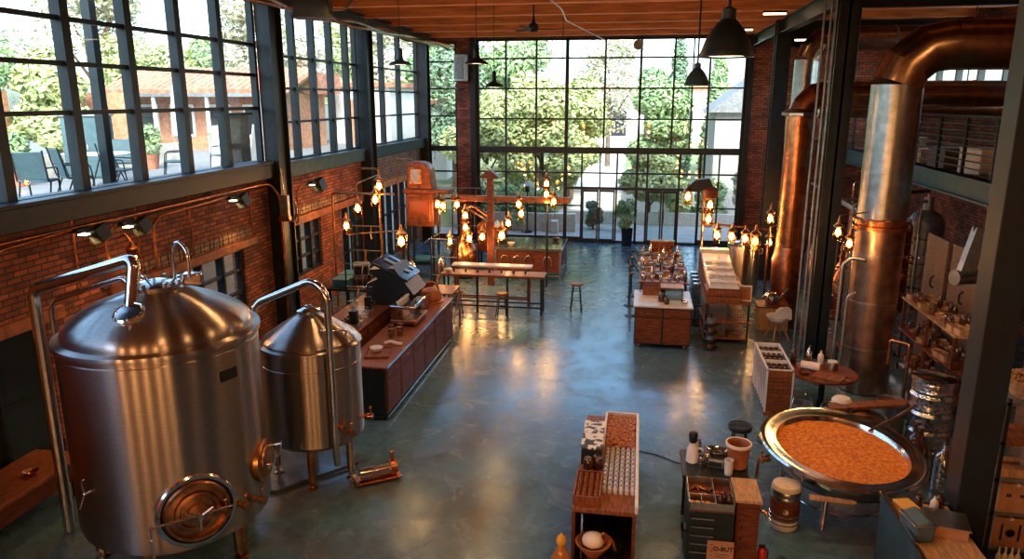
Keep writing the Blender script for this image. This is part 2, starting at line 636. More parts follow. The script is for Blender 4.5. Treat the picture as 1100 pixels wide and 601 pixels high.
ROWS = [5.3, 6.02, 6.67]
window_x(XL - .08, 2.0, 16.1, 4.06, 7.75, [3.2, 4.63, 6.06, 7.5, 8.93, 10.37, 11.8, 13.2, 14.62], ROWS, mw=.17, zw=.07)
window_x(XL - .08, 16.7, 22.2, 4.0, 7.75, [18.0, 19.15, 20.3, 21.45], [4.95, 5.75, 6.5], mw=.12)
window_x(XL - .08, 22.6, 28.5, 4.0, 7.75, [24.55, 26.3], [4.95, 5.75, 6.5], mw=.12)
window_x(XL - .12, 7.3, 9.2, .25, 2.31, [8.25], [1.3], mw=.06, frame=.08, pane='navy')  # opaque dark pane stands in for the unlit space behind the opening
window_x(XL - .12, 12.45, 14.85, .9, 2.33, [13.25, 14.05], [1.35, 1.85], mw=.06, frame=.08)
window_x(XL - .12, 17.1, 18.95, 1.05, 2.42, [17.7, 18.35], [1.5, 1.95], mw=.06, frame=.08)
window_x(XL - .12, 20.35, 22.1, .1, 2.55, [20.9, 21.5], [1.0, 1.8], mw=.06, frame=.08)
window_x(XL - .12, 23.4, 27.9, .1, 2.6, [24.15, 24.9, 25.65, 26.4, 27.15], [1.6], mw=.07, frame=.08)
MN = [(-5.18, .07, 0, 7.7), (-4.0, .07, 0, 7.7), (-2.83, .13, 0, 7.7), (-1.4, .07, 3.6, 7.7), (-.09, .09, 0, 7.7),
      (1.13, .07, 3.6, 7.7), (1.8, .05, 3.6, 7.7), (2.4, .07, 2.0, 7.7),
      (-2.2, .06, 0, 3.6), (-1.5, .05, 2.1, 3.6), (-.85, .07, 0, 3.6), (.3, .07, 0, 3.6), (1.5, .07, 0, 3.6),
      (2.25, .09, 0, 3.6), (2.95, .05, 0, 3.6)]
window_y(YB + .1, -6.35, 3.75, 0, 7.72, MN,
         [7.0, 5.89, 4.76, (3.58, .24, -6.35, 3.75), 2.72, (2.13, .1, -2.83, 2.25), (1.44, .05, -6.35, -2.2), (1.44, .05, 2.25, 3.75),
          (.12, .16, -6.35, -2.2), (.12, .16, 2.25, 3.75)], frame=.12)
window_y(YB + .1, -8.35, -7.1, .1, 7.6, [], [6.9, 5.89, 4.85, (3.6, .2, -8.35, -7.1), 2.7, 1.6], frame=.08)
window_y(YB + .1, 4.75, 6.2, 4.05, 7.3, [5.4], [5.2, 6.2], frame=.08)
window_y(YB + .1, 4.85, 5.6, 1.2, 2.6, [], [1.9], frame=.06)
window_x(XR + .12, 18.5, 27.5, 5.6, 7.3, [20, 21.5, 23, 24.5, 26], [6.45], mw=.08)


def door(n, x0, x1, leaves):
    f = MB()
    y = YB - .0
    for a, b in leaves:
        f.bb(a, a + .06, y - .03, y + .03, .02, 2.08).bb(b - .06, b, y - .03, y + .03, .02, 2.08)
        f.bb(a + .06, b - .06, y - .03, y + .03, 2.0, 2.08).bb(a + .06, b - .06, y - .03, y + .03, .02, .16)
    o = struct(f.build('door_%d' % n, M['black'], smooth=False))
    for a, b in leaves:
        MB().bb(a + .06, b - .06, y - .005, y + .005, .16, 2.0).build('pane', M['glass'], o, smooth=False)
    mid = leaves[0][1]
    for s in (-1, 1):
        MB().tube([(mid + s * .09, y - .03, .85), (mid + s * .09, y - .1, .85), (mid + s * .09, y - .1, 1.35), (mid + s * .09, y - .03, 1.35)], .012, 6).build('door_handle', M['chrome'], o)
    return o


door(1, -2.2, -.85, [(-2.16, -1.53), (-1.51, -.9)])
door(2, .3, 1.5, [(.34, .89), (.91, 1.46)])


def column(x, y, w, d, z1=ZC, m='black'):
    """steel H section column, flanges facing along y"""
    mb = MB().bb(x - w / 2, x + w / 2, y - d / 2, y - d / 2 + .035, 0, z1).bb(x - w / 2, x + w / 2, y + d / 2 - .035, y + d / 2, 0, z1)
    mb.bb(x - .02, x + .02, y - d / 2, y + d / 2, 0, z1)
    mb.bb(x - w / 2 - .06, x + w / 2 + .06, y - d / 2 - .06, y + d / 2 + .06, 0, .03)
    return struct(mb.build('steel_column', M[m], smooth=False))


for y, w in ((16.4, .6), (22.4, .55), (28.75, .5), (8.0, .5)):
    z0 = 0
    mb = MB().bb(XL, XL + .34, y - w / 2, y - w / 2 + .04, 0, ZC).bb(XL, XL + .34, y + w / 2 - .04, y + w / 2, 0, ZC)
    mb.bb(XL, XL + .26, y - w / 2 + .04, y + w / 2 - .04, 0, ZC).bb(XL, XL + .42, y - w / 2 - .05, y + w / 2 + .05, 0, .04)
    if y != 8.0:
        struct(mb.build('steel_column', M['black'], smooth=False))
column(3.95, 16.5, .4, .4)
column(3.98, 23.8, .42, .4)
mb = MB().bb(3.82, 4.17, 8.62, 8.98, 0, ZC)
struct(mb.build('steel_column', M['nearcol'], smooth=False, bev=.01))
# frame strip at the back wall beside the great window
struct(MB().bb(-6.55, -6.35, YB - .12, YB, 0, ZC).build('steel_column', M['black'], smooth=False))
struct(MB().bb(3.75, 3.92, YB - .1, YB, 0, ZC).build('steel_column', M['black'], smooth=False))
# ceiling timbers across the room
for y in [-2, .3, 2.6, 4.9, 7.2, 9.5, 11.8, 14.1, 16.4, 18.75, 21.25, 23.6, 25.9, 28.2]:
    struct(MB().bb(XL, XR, y - .16, y + .16, 7.73, ZC).build('ceiling_timber', M['beam'], smooth=False))
# steel girders along the room
for x, z0, z1 in ((-7.9, 7.45, 7.8), (3.95, 7.35, 7.73)):
    mb = MB().bb(x - .12, x + .12, YF, YB, z0, z0 + .03).bb(x - .12, x + .12, YF, YB, z1 - .03, z1).bb(x - .015, x + .015, YF, YB, z0, z1)
    struct(mb.build('steel_girder', M['black'], smooth=False))
for y in (8.8, 16.5, 23.8):
    mb = MB().bb(4.1, XR, y - .1, y + .1, 7.25, 7.29).bb(4.1, XR, y - .1, y + .1, 7.66, 7.7).bb(4.1, XR, y - .012, y + .012, 7.29, 7.66)
    struct(mb.build('steel_girder', M['black'], smooth=False))
# mezzanine on the right
struct(MB().bb(6.3, 6.48, 2, YB, 3.62, 4.02).bb(6.2, 6.5, 2, YB, 3.98, 4.02).bb(6.2, 6.5, 2, YB, 3.6, 3.64).build('mezzanine_beam', M['teal'], smooth=False))
struct(MB().bb(6.48, XR, 2, YB, 3.85, 4.0).build('mezzanine_floor', M['ceil'], smooth=False))

# ------------------------------------------------------------------ outside
struct(MB().bb(-70, 40, YB + .28, 95, -.3, -.01).build('courtyard_ground', M['pave'], smooth=False))
struct(MB().bb(-70, -10.2, -12, YB + .28, 3.35, 3.6).bb(-70, -10.2, YB + .28, 34, 3.35, 3.6).build('patio_ground', M['deck'], smooth=False))
struct(MB().bb(-10.4, -10.2, -12, 34, -.3, 3.35).bb(-70, -10.2, 33.8, 34, -.01, 3.35).build('retaining_wall', M['house'], smooth=False))
struct(MB().bb(-10.2, XL - .3, -12, YB + .28, -.3, -.02).build('areaway_ground', M['pave'], smooth=False))
struct(MB().bb(9.3, 60, -12, YB + .28, -.3, -.02).build('side_ground', M['pave'], smooth=False))
struct(MB().prism([(31.6, 0), (32.2, .7), (40, 1.0), (60, 2.2), (60, -.2), (31.6, -.2)], -12.5, -3.9,
                  m=Matrix(((0, 0, 1), (1, 0, 0), (0, 1, 0)))).build('planted_bank', M['lawn'], smooth=False))
struct(MB().prism([(37.5, 0), (38, .5), (60, 2.2), (60, -.2), (37.5, -.2)], -.9, 16,
                  m=Matrix(((0, 0, 1), (1, 0, 0), (0, 1, 0)))).build('planted_bank', M['lawn'], smooth=False))


def leaf_mesh(name, m, blobs, n, size, seed):
    rnd = random.Random(seed)
    mb = MB()
    tot = sum(b[3] ** 2 for b in blobs)
    for bx, by, bz, br, sz in blobs:
        k = int(n * br ** 2 / tot)
        for _ in range(k):
            d = Vector((rnd.gauss(0, 1), rnd.gauss(0, 1), rnd.gauss(0, 1))).normalized()
            rr = br * (.62 + .45 * rnd.random() ** .7)
            p = Vector((bx + d.x * rr, by + d.y * rr, bz + d.z * rr * sz))
            a = Vector((rnd.gauss(0, 1), rnd.gauss(0, 1), rnd.gauss(0, .6))).normalized()
            b = (a.cross(d + Vector((0, 0, .3)))).normalized()
            s = size * (.6 + rnd.random() * .8)
            mb.quad(p - a * s, p - b * s * .5, p + a * s, p + b * s * .5)
    return mb.mesh(name, m, smooth=False)


def crown(rx, h, z0, n, rnd):
    bl = []
    for _ in range(n):
        a = rnd.random() * 2 * pi
        t = rnd.random()
        q = rx * .72 * math.sqrt(rnd.random()) * (1 - .35 * t)
        bl.append((cos(a) * q, sin(a) * q, z0 + h * (.12 + .76 * t), rx * (.3 + .22 * rnd.random()), .85))
    return bl


TM = {}


def tree(x, y, z, h, rx, mk, seed, label, grp='trees outside', kind='leafy_tree', n=5200, size=.12, cat='tree', z0f=.22):
    t = thing(kind, label, cat, (x, y, z), 0, grp)
    rnd = random.Random(seed)
    key = (seed, mk)
    if kind == 'cypress_tree':
        bl = [(0, 0, h * (.12 + .8 * i / 9), rx * (1.05 - .085 * i) if i > 1 else rx * .9, 1.3) for i in range(10)]
    else:
        bl = crown(rx, h * (1 - z0f), h * z0f, 16, rnd)
    me = leaf_mesh('foliage', M[mk], bl, int(n * 1.7), size, seed)
    o = bpy.data.objects.new('foliage', me)
    col.objects.link(o)
    o.parent = t
    mb = MB().cyl((0, 0, 0), (0, 0, h * .6), max(.05, h * .022), max(.03, h * .01), 8)
    for k in range(5):
        a = k * 1.3 + seed
        mb.cyl((0, 0, h * (.22 + .07 * k)), (cos(a) * rx * .6, sin(a) * rx * .6, h * (.5 + .07 * k)), h * .01, .02, 6)
    mb.build('trunk', M['bark'], t)
    return t


G1 = 'trees beyond the great back window'
tree(-7.2, 35.2, .7, 5.6, 2.3, 'leaf1', 1, 'low yellow-green bushy tree outside left part of back window', G1, n=7000, z0f=.05)
tree(-4.7, 36.3, .7, 6.2, 2.1, 'leaf1', 2, 'yellow-green bushy tree outside middle of back window left half', G1, n=7000, z0f=.05)
tree(-6.3, 39.5, 1, 7.4, 2.4, 'leaf2', 3, 'green tree standing behind the two low yellow-green trees', G1, n=6500)
tree(-3.5, 38.8, .4, 6.9, 1.9, 'leaf1', 4, 'round yellow-green tree left of the pale path gap', G1, n=6500)
tree(-9.6, 38.5, .9, 7.6, 2.4, 'leaf3', 5, 'dark green tree behind the brick pier at the left back corner', G1, n=6000)
tree(1.0, 38.6, .5, 6.8, 1.75, 'leaf2', 6, 'round green tree right of the pale path gap', G1, n=6500)
tree(.5, 34.2, 0, 3.4, 1.4, 'leaf1', 7, 'short yellow-green tree right of the path, above the doors', G1, n=5000, size=.13, z0f=.3)
tree(2.0, 45, .8, 8.9, 1.0, 'leaf3', 8, 'narrow dark cypress left of the large pendant lamp', G1, 'cypress_tree', n=5000)
tree(4.3, 45.5, .8, 8.2, 1.0, 'leaf2', 9, 'second green cypress partly behind the large pendant lamp', G1, 'cypress_tree', n=5000)
tree(-8, 50, 1, 9.6, 3.4, 'leaf4', 10, 'tall pale olive tree far behind the left trees', G1, n=5000, size=.14)
tree(-2.2, 52, 1, 9.2, 2.6, 'leaf4', 11, 'thin olive tree far behind the path gap', G1, n=2200, size=.13)
tree(-13.5, 47, .5, 9.4, 3.2, 'leaf2', 12, 'tall green tree behind the white garage', G1, n=5000, size=.14)
tree(6.8, 42, 0, 7.4, 2.5, 'leaf2', 13, 'green tree seen past the tall vertical duct', G1, n=5500)
tree(9.5, 38, 0, 7.8, 2.6, 'leaf1', 30, 'yellow-green tree outside the far right back window', G1, n=5500)
G2 = 'low shrubs outside the back window'
SH = [(-5.6, 31.9, 1.9, 1.0, 'leaf2', 'green shrub outside left ground-level panes'), (-4.2, 32.3, 1.7, .9, 'leaf2', 'green shrub left of the double doors'),
      (-1.9, 32.2, 1.2, .45, 'leaf3', 'small dark plant just left of the left doors'), (-.5, 32, 1.4, .5, 'leaf2', 'spiky plant outside between the two double doors'),
      (3.2, 34.4, 2.1, .85, 'leaf2', 'shrub outside right ground-level panes'), (4.6, 34.9, 2.6, .8, 'leaf4', 'pale shrub in front of the grey clad house'),
      (1.9, 36.4, 1.6, .9, 'leaf1', 'yellow shrub on the bank beyond the right doors'), (-6.9, 31.6, 2.0, .9, 'leaf3', 'dark shrub beside the left end of back window')]
for i, (x, y, h, r, mk, lb) in enumerate(SH):
    tree(x, y, 0, h, r, mk, 40 + i, lb, G2, 'garden_shrub', n=1500, size=.09, cat='shrub', z0f=.1)

# buildings outside the back
h = thing('clad_house', 'grey timber clad house with slate roof outside right of back window', 'house', (5.3, 36.5, 0))
MB().bb(-1.9, 2.4, 0, 4, 0, 5.0).build('wall', M['siding'], h, smooth=False)
MB().prism([(-2.3, 4.9), (.4, 7.0), (2.8, 4.9)], -.4, 4.3, m=Matrix(((1, 0, 0), (0, 0, 1), (0, 1, 0)))).build('roof', M['ugly'], h, smooth=False)
MB().bb(-.6, -.3, -.05, .02, 0, 3.4).build('drainpipe', M['white'], h)
h = thing('white_garage', 'cream garage with pale roller door seen through the corner window', 'garage', (-12.6, 41, 2.0))
MB().bb(-1.9, 1.9, 0, 4, -2, 3.2).build('wall', M['house'], h, smooth=False)
MB().bb(-2.1, 2.1, -.2, 4.2, 3.2, 3.45).build('roof', M['tile'], h, smooth=False)
mb = MB()
for i in range(10):
    mb.bb(-1.2, 1.2, -.06, .02, .2 + i * .2, .38 + i * .2)
mb.build('roller_door', M['white'], h, smooth=False)
h = thing('pale_building', 'long pale rendered building far down the path gap', 'building', (0, 62, 0))
MB().bb(-9, 8, 0, 6, 0, 6.2).build('wall', M['house'], h, smooth=False)
MB().bb(-9.4, 8.4, -.4, 6.4, 6.2, 6.5).build('roof', M['tile'], h, smooth=False)
for i in range(6):
    w = MB().bb(-7.6 + i * 2.6, -6.4 + i * 2.6, -.04, .03, 2.6, 4.6).build('window_shutter', M['navy'], h, smooth=False)
struct(MB().bb(-3.6, 9, 33.6, 33.9, 0, .55).bb(-3.6, -3.3, 30.8, 33.9, 0, .5).build('garden_wall', M['cream'], smooth=False))
struct(MB().bb(-8, -2.6, 31.3, 31.6, 0, .75).build('garden_wall', M['cream'], smooth=False))
struct(MB().bb(-.8, 3.2, 36.0, 36.3, 0, 1.2).build('garden_wall', M['house'], smooth=False))
for i in range(5):
    struct(MB().bb(-3.6, -.9, 38 + i * .45, 38.45 + i * .45, 0, .17 * (i + 1)).build('garden_step', M['house'], smooth=False))
struct(MB().bb(-3.6, -.9, 40.2, 60, -.2, .85).build('garden_path', M['house'], smooth=False))
t = thing('umbrella_stand', 'dark outdoor heater outside the left ground-level panes', 'heater', (-4.6, 30.9, 0))
MB().lathe([(.22, 0), (.22, .08), (.03, .12), (.03, 1.7), (.09, 1.72), (.09, 1.95), (.03, 1.97)], n=16).build('post', M['black'], t)
MB().lathe([(.4, 2.0), (.1, 2.12), (.02, 2.14)], n=20).build('hood', M['grey'], t)
t['category'] = 'heater'
t.name = 'patio_heater'

# -------- the patio on the left, at the height of the high windows
G3 = 'trees beyond the patio'
tree(-17.5, 15.5, 3.4, 2.9, 2.0, 'leaf1', 14, 'yellow-green bush behind the teal chairs on patio', G3, n=6000, z0f=.02)
tree(-21, 19, 3.4, 3.9, 2.2, 'leaf2', 15, 'green bush behind the patio at far left', G3, n=5500, z0f=.05)
tree(-25.5, 33, 3.4, 10.5, 3.0, 'leaf4', 16, 'tall olive eucalyptus at the top left of photo', G3, n=4200, z0f=.4)
tree(-18.2, 21.2, 3.4, 3.5, 1.3, 'leaf1', 17, 'yellow-green bush right of the orange wall', G3, n=4000, z0f=.05)
tree(-23, 33, 3.4, 5.0, 2.6, 'leaf1', 18, 'yellow-green tree rising behind the tiled roof', G3, n=5500)
tree(-21.5, 36, 3.4, 5.0, 2.2, 'leaf2', 19, 'green tree behind right end of the tiled roof', G3, n=5500)
tree(-14.5, 30.5, 3.4, 5.5, 1.7, 'leaf4', 20, 'sparse olive tree seen in the second high window', G3, n=3600)
tree(-18.5, 34.5, 3.2, 8.6, 2.2, 'leaf4', 21, 'large dry tree at the right of first high window', G3, n=5000)
tree(-15.3, 40, 3.2, 7.2, 2.4, 'leaf1', 22, 'yellow-green tree seen in the third high window', G3, n=5500)
tree(-12.4, 36, 0, 9.5, 2.2, 'leaf4', 23, 'tall olive tree seen in the second high window top', G3, n=5500)
tree(-29, 29, 3.2, 5.5, 3.4, 'leaf2', 24, 'wide green tree far left beyond the patio', G3, n=5500)
struct(MB().bb(-14.6, -14.3, 8, 22, 3.6, 4.15).build('patio_wall', M['cream'], smooth=False))
struct(MB().bb(-19.5, -16.6, 22.6, 22.9, 3.6, 5.7).build('patio_wall', M['terra'], smooth=False))
struct(MB().bb(-22.5, -19.5, 20.6, 20.9, 3.6, 5.75).build('patio_wall', M['terra'], smooth=False))
h = thing('tiled_building', 'low building with wavy terracotta roof beyond the patio', 'building', (-16.6, 26.5, 3.6))
MB().bb(-3.0, 3.4, 0, 4, 0, 2.1).build('wall', M['terra'], h, smooth=False)
for x in (-2.9, -.9, 1.2, 3.2):
    MB().bb(x - .05, x + .05, -1.3, -1.2, 0, 2.0).build('porch_post', M['white'], h, smooth=False)
MB().bb(-3.1, 3.5, -1.4, .05, 1.98, 2.1).build('porch_beam', M['grey'], h, smooth=False)
mb = MB()
for i in range(26):
    x = -3.5 + i * .29
    mb.tube([(x, -.5, 2.12), (x, .6, 2.5), (x, 2.2, 3.0)], .16, 6)
mb.build('roof', M['tile'], h)
MB().bb(-3.5, 4, 2.0, 4.3, 2.1, 2.9).build('parapet', M['tile'], h, smooth=False)
for i in range(4):
    f = MB().bb(-2.6 + i * 1.5, -1.6 + i * 1.5, -.06, .03, .5, 1.7).build('window_frame', M['white'], h, smooth=False)
    MB().bb(-2.5 + i * 1.5, -1.7 + i * 1.5, -.08, -.05, .6, 1.6).build('window_glass', M['navy'], f, smooth=False)
h = thing('brick_outbuilding', 'cream and brick outbuilding seen through the second high window', 'building', (-12.2, 31.6, 3.6))
MB().bb(-1.2, 1.5, 0, 4, 0, 2.4).build('wall', M['house'], h, smooth=False)
MB().bb(-1.4, 1.7, -.2, 4.2, 2.4, 2.6).build('roof', M['tile'], h, smooth=False)
MB().bb(-.5, .3, -.05, .02, 0, 1.9).build('door_panel', M['terra'], h, smooth=False)
c = thing('storage_cabinet', 'blue-grey tall cabinet standing on the patio before bush', 'cabinet', (-13.3, 16.5, 3.6), R(20))
MB().bb(-.5, .5, -.25, .25, 0, 1.5).build('body', M['seatt'], c, bev=.01)
for s in (-1, 1):
    d = MB().bb(s * .25 - .23, s * .25 + .23, -.28, -.25, .06, 1.44).build('cabinet_door', M['seatt'], c)
    MB().bb(s * .06 - .012, s * .06 + .012, -.31, -.28, .7, .85).build('handle', M['chrome'], d)
MB().bb(-.54, .54, -.29, .29, 1.5, 1.54).build('top', M['grey'], c)


def patio_chair(x, y, rz, label):
    t = thing('patio_chair', label, 'chair', (x, y, 3.6), rz, 'chairs on the patio')
    MB().box((0, 0, .44), (.5, .48, .03)).build('seat', M['seatt'], t, bev=.01)
    MB().box((0, .25, .72), (.5, .03, .52), m=Matrix.Rotation(R(-14), 3, 'X')).build('backrest', M['seatt'], t, bev=.01)
    for s in (-1, 1):
        MB().tube([(s * .26, -.27, 0), (s * .26, -.22, .43), (s * .26, .22, .43), (s * .26, .34, 1.0)], .016, 6, .06).build('side_frame', M['black'], t)
        MB().tube([(s * .26, .3, 0), (s * .26, .12, .43)], .016, 6).build('leg', M['black'], t)
        MB().tube([(s * .27, -.24, .3), (s * .27, -.2, .66), (s * .27, .26, .68)], .014, 6, .06).build('armrest', M['black'], t)
    return t


p0 = patio_chair(-10.95, 12.15, R(200), 'teal mesh chair nearest the window frame on patio')
for x, y, rz, lb in [(-10.85, 12.95, 150, 'teal mesh chair turned sideways, second from left on patio'),
                     (-10.9, 14.35, 100, 'dark framed patio chair beside the glass table'),
                     (-12.0, 15.9, 30, 'dark patio chair behind the glass table'),
                     (-11.1, 16.6, -60, 'patio chair seen between the window mullions at centre'),
                     (-11.0, 18.6, -30, 'dark patio chair close to the white easel boards')]:
    c = dup(p0, (x, y, 3.6), R(rz), lb)
t = thing('patio_table', 'pale round patio table between the dark chairs', 'table', (-11.7, 15.0, 3.6))
MB().lathe([(.5, .7), (.52, .71), (.52, .73), (.5, .74)], n=28).build('tabletop', M['white'], t)
for k in range(4):
    a = k * pi / 2 + .4
    MB().tube([(cos(a) * .12, sin(a) * .12, .7), (cos(a) * .36, sin(a) * .36, 0)], .015, 6).build('leg', M['black'], t)


def easel(x, y, rz, label):
    t = thing('easel_board', label, 'sign board', (x, y, 3.6), rz, 'easel boards on the patio')
    for s in (-1, 1):
        MB().box((0, s * .17, .6), (.62, .025, 1.2), m=Matrix.Rotation(R(s * 12), 3, 'X')).build('board', M['white'], t)
    return t


t = thing('closed_parasol', 'closed pale parasol on patio near the easel boards', 'parasol', (-11.6, 17.6, 3.6))
MB().cyl((0, 0, 0), (0, 0, 2.3), .025, n=8).build('pole', M['black'], t)
MB().lathe([(.04, .9), (.13, 1.0), (.12, 1.7), (.05, 2.25), (.01, 2.35)], n=10).build('canopy', M['cream'], t)
MB().lathe([(.25, 0), (.25, .05), (.05, .09)], n=20).build('base', M['grey'], t)
for i, (x, y, r_) in enumerate(((-13.6, 12.6, .35), (-13.7, 14.6, .3), (-13.5, 19.0, .35), (-12.6, 21.2, .3))):
    t = thing('potted_shrub', ['potted shrub before low cream wall, leftmost', 'potted shrub before low cream wall, second', 'potted shrub before low cream wall, third', 'potted shrub beyond easel boards on patio'][i], 'potted plant', (x, y, 3.6), 0, 'potted shrubs on the patio')
    MB().lathe([(r_ * .6, 0), (r_ * .8, .4), (r_ * .7, .4), (.01, .36)], n=18).build('pot', M['tile'], t)
    o = bpy.data.objects.new('foliage', leaf_mesh('foliage', M['leaf2'], [(0, 0, .75, r_ * 1.1, 1.1), (.1, 0, .95, r_ * .8, 1)], 500, .07, 60 + i))
    col.objects.link(o)
    o.parent = t
e = easel(-11.4, 19.4, R(60), 'white folding easel board on patio, left one')
dup(e, (-10.9, 20.6, 3.6), R(75), 'white folding easel board on patio, right one')
t = thing('corrugated_screen', 'grey corrugated screen standing on patio by the first column', 'screen', (-10.2, 15.7 + 2.2, 3.6), R(90))
mb = MB()
for i in range(14):
    mb.tube([(-.7 + i * .1, 0, .05), (-.7 + i * .1, 0, 1.5)], .05, 6)
mb.build('panel', M['grey'], t)
MB().bb(-.8, .8, -.07, .07, 1.5, 1.56).bb(-.8, .8, -.07, .07, 0, .05).build('frame', M['black'], t)
t = thing('pergola_post', 'dark square post standing outside behind the window mullions', 'post', (-9.4, 12.25, 3.35))
MB().bb(-.09, .09, -.09, .09, 0, 4.2).build('post', M['black'], t)
MB().bb(-.16, .16, -.16, .16, 0, .25).build('base', M['grey'], t)
t.location = (-10.45, 13.4, 3.6)
t = thing('utility_pole', 'thin utility pole with crossarm against the pale sky', 'pole', (-21, 28.5, 3.6))
MB().cyl((0, 0, 0), (0, 0, 4.6), .06, .04, 8).build('post', M['bark'], t)
MB().bb(-.5, .5, -.04, .04, 4.1, 4.18).build('crossarm', M['bark'], t)

# ------------------------------------------------------------------ brewing tanks


def rot_to(d):
    """matrix turning +Z to direction d"""
    return Vector((0, 0, 1)).rotation_difference(Vector(d)).to_matrix()


def clamp_valve(mb, p, d, s=1.0):
    """small sanitary valve sticking out of a tank"""
    p, d = Vector(p), Vector(d).normalized()
    mb.cyl(p, p + d * .09 * s, .022 * s, n=10)
    mb.cyl(p + d * .03 * s, p + d * .045 * s, .036 * s, n=12)
    mb.cyl(p + d * .09 * s, p + d * .16 * s, .04 * s, n=12)
    mb.cyl(p + d * .13 * s, p + d * .13 * s + Vector((0, 0, .12 * s)), .01 * s, n=8)
    mb.ball(p + d * .13 * s + Vector((0, 0, .12 * s)), .022 * s, 8, 6)
    return mb


T1 = thing('fermentation_tank', 'large brushed steel domed brewing tank at the left foreground', 'tank', (-5.55, 7.65, 0))
MB().lathe([(.02, .22), (.5, .3), (.95, .42), (1.08, .52), (1.1, .6), (1.1, 2.72), (1.09, 2.73), (1.09, 2.75), (1.1, 2.76), (1.1, 2.8)], n=96).build('body', M['steel'], T1)
MB().lathe([(1.1, 2.78), (1.13, 2.79), (1.135, 2.82), (1.13, 2.85), (1.02, 2.87), (1.0, 2.89)], n=96).build('rim', M['steel'], T1)
MB().lathe([(1.03, 2.85), (1.04, 2.9), (1.02, 2.97), (.96, 3.03), (.85, 3.1), (.68, 3.19), (.48, 3.27), (.3, 3.33), (.28, 3.34)], n=96).build('dome', M['steel'], T1)
mw = MB().lathe([(.27, 3.3), (.27, 3.36), (.3, 3.37), (.3, 3.4), (.24, 3.42), (.1, 3.45), (.02, 3.46)], n=40).build('manway', M['chrome'], T1)
hb = MB()
for k in range(8):
    a = k * pi / 4 + .2
    hb.cyl((.28 * cos(a), .28 * sin(a), 3.38), (.28 * cos(a), .28 * sin(a), 3.45), .022, n=8)
hb.build('clamp_nut', M['chrome'], mw)
MB().tube([(-.27, 0, 3.4), (-.3, -.1, 3.52), (0, -.2, 3.55), (.1, -.2, 3.42)], .012, 8, .06).build('lid_handle', M['chrome'], mw)
# sight glass on the near side of the dome
sg = Vector((.1, -.62, 3.2))
nrm = Vector((.05, -.42, .9)).normalized()
MB().lathe([(.17, -.03), (.17, .03), (.15, .05), (.14, .04), (.02, .045)], sg, 32, rot_to(nrm)).build('sight_glass', M['chrome'], T1)
mm = MB()
for k in range(6):
    a = k * pi / 3
    q = rot_to(nrm) @ Vector((.155 * cos(a), .155 * sin(a), .04)) + sg
    mm.cyl(q, q + nrm * .03, .014, n=6)
mm.build('bolt', M['chrome'], T1)
# overflow pipe: a tall upside-down U from floor, over and down to the dome
MB().tube([(-1.6, -.05, .02), (-1.6, -.05, 3.22), (-1.52, -.05, 3.3), (-.06, -.3, 3.74), (.02, -.34, 3.7), (.03, -.5, 3.24)], .07, 16, .22, 8).build('overflow_pipe', M['chrome'], T1)
MB().tube([(-1.42, -.02, 2.0), (-1.42, -.02, 3.12), (-.2, -.25, 3.52), (-.08, -.3, 3.42)], .03, 12, .2, 6).build('side_pipe', M['chrome'], T1)
# small gooseneck vent
MB().tube([(.1, .25, 3.3), (.1, .25, 3.78), (.22, .2, 3.88), (.36, .15, 3.78), (.36, .15, 3.45)], .022, 10, .1, 6).build('vent_pipe', M['chrome'], T1)
MB().box((.3, .3, 3.4), (.22, .16, .14), .4).build('motor_box', M['chrome'], T1, bev=.02)
MB().tube([(-.36, .1, 3.3), (-.4, 0, 3.42), (-.28, -.02, 3.45)], .018, 8, .05).build('lid_hinge', M['chrome'], T1)
# round hatch facing the camera
hd = Vector((.7, -.714, 0)).normalized()
hp = hd * 1.07 + Vector((0, 0, .98))
hm = rot_to(hd)
ht = MB().lathe([(.44, -.12), (.44, .04), (.42, .06), (.39, .06), (.38, .03), (.38, -.1)], hp, 64, hm, cap=False).build('hatch_ring', M['chrome'], T1)
MB().lathe([(.37, .0), (.37, .06), (.35, .09), (.32, .09), (.31, .05), (.25, .06), (.24, .09), (.2, .1), (.18, .07), (.12, .08), (.11, .12), (.02, .14)], hp, 64, hm).build('hatch_door', M['bronze'], T1)
side = Vector((0, 0, 1)).cross(hd)
b = MB().cyl(hp + hd * .15 - side * .52, hp + hd * .15 + side * .36, .016, n=10)
b.cyl(hp + hd * .08, hp + hd * .24, .03, n=12)
for k in range(3):
    a = k * 2 * pi / 3 + .5
    b.cyl(hp + hd * .2, hp + hd * .2 + (side * cos(a) + Vector((0, 0, 1)) * sin(a)) * .16, .013, n=8)
b.build('hatch_latch', M['chrome'], T1)
b = MB().cyl(hp + hd * .13 - side * .5 + Vector((0, 0, .02)), hp + hd * .1 - side * .5 - Vector((0, 0, .75)), .014, n=8)
b.ball(hp + hd * .12 - side * .5 - Vector((0, 0, .16)), .028, 8, 6)
b.build('drain_rod', M['chrome'], T1)
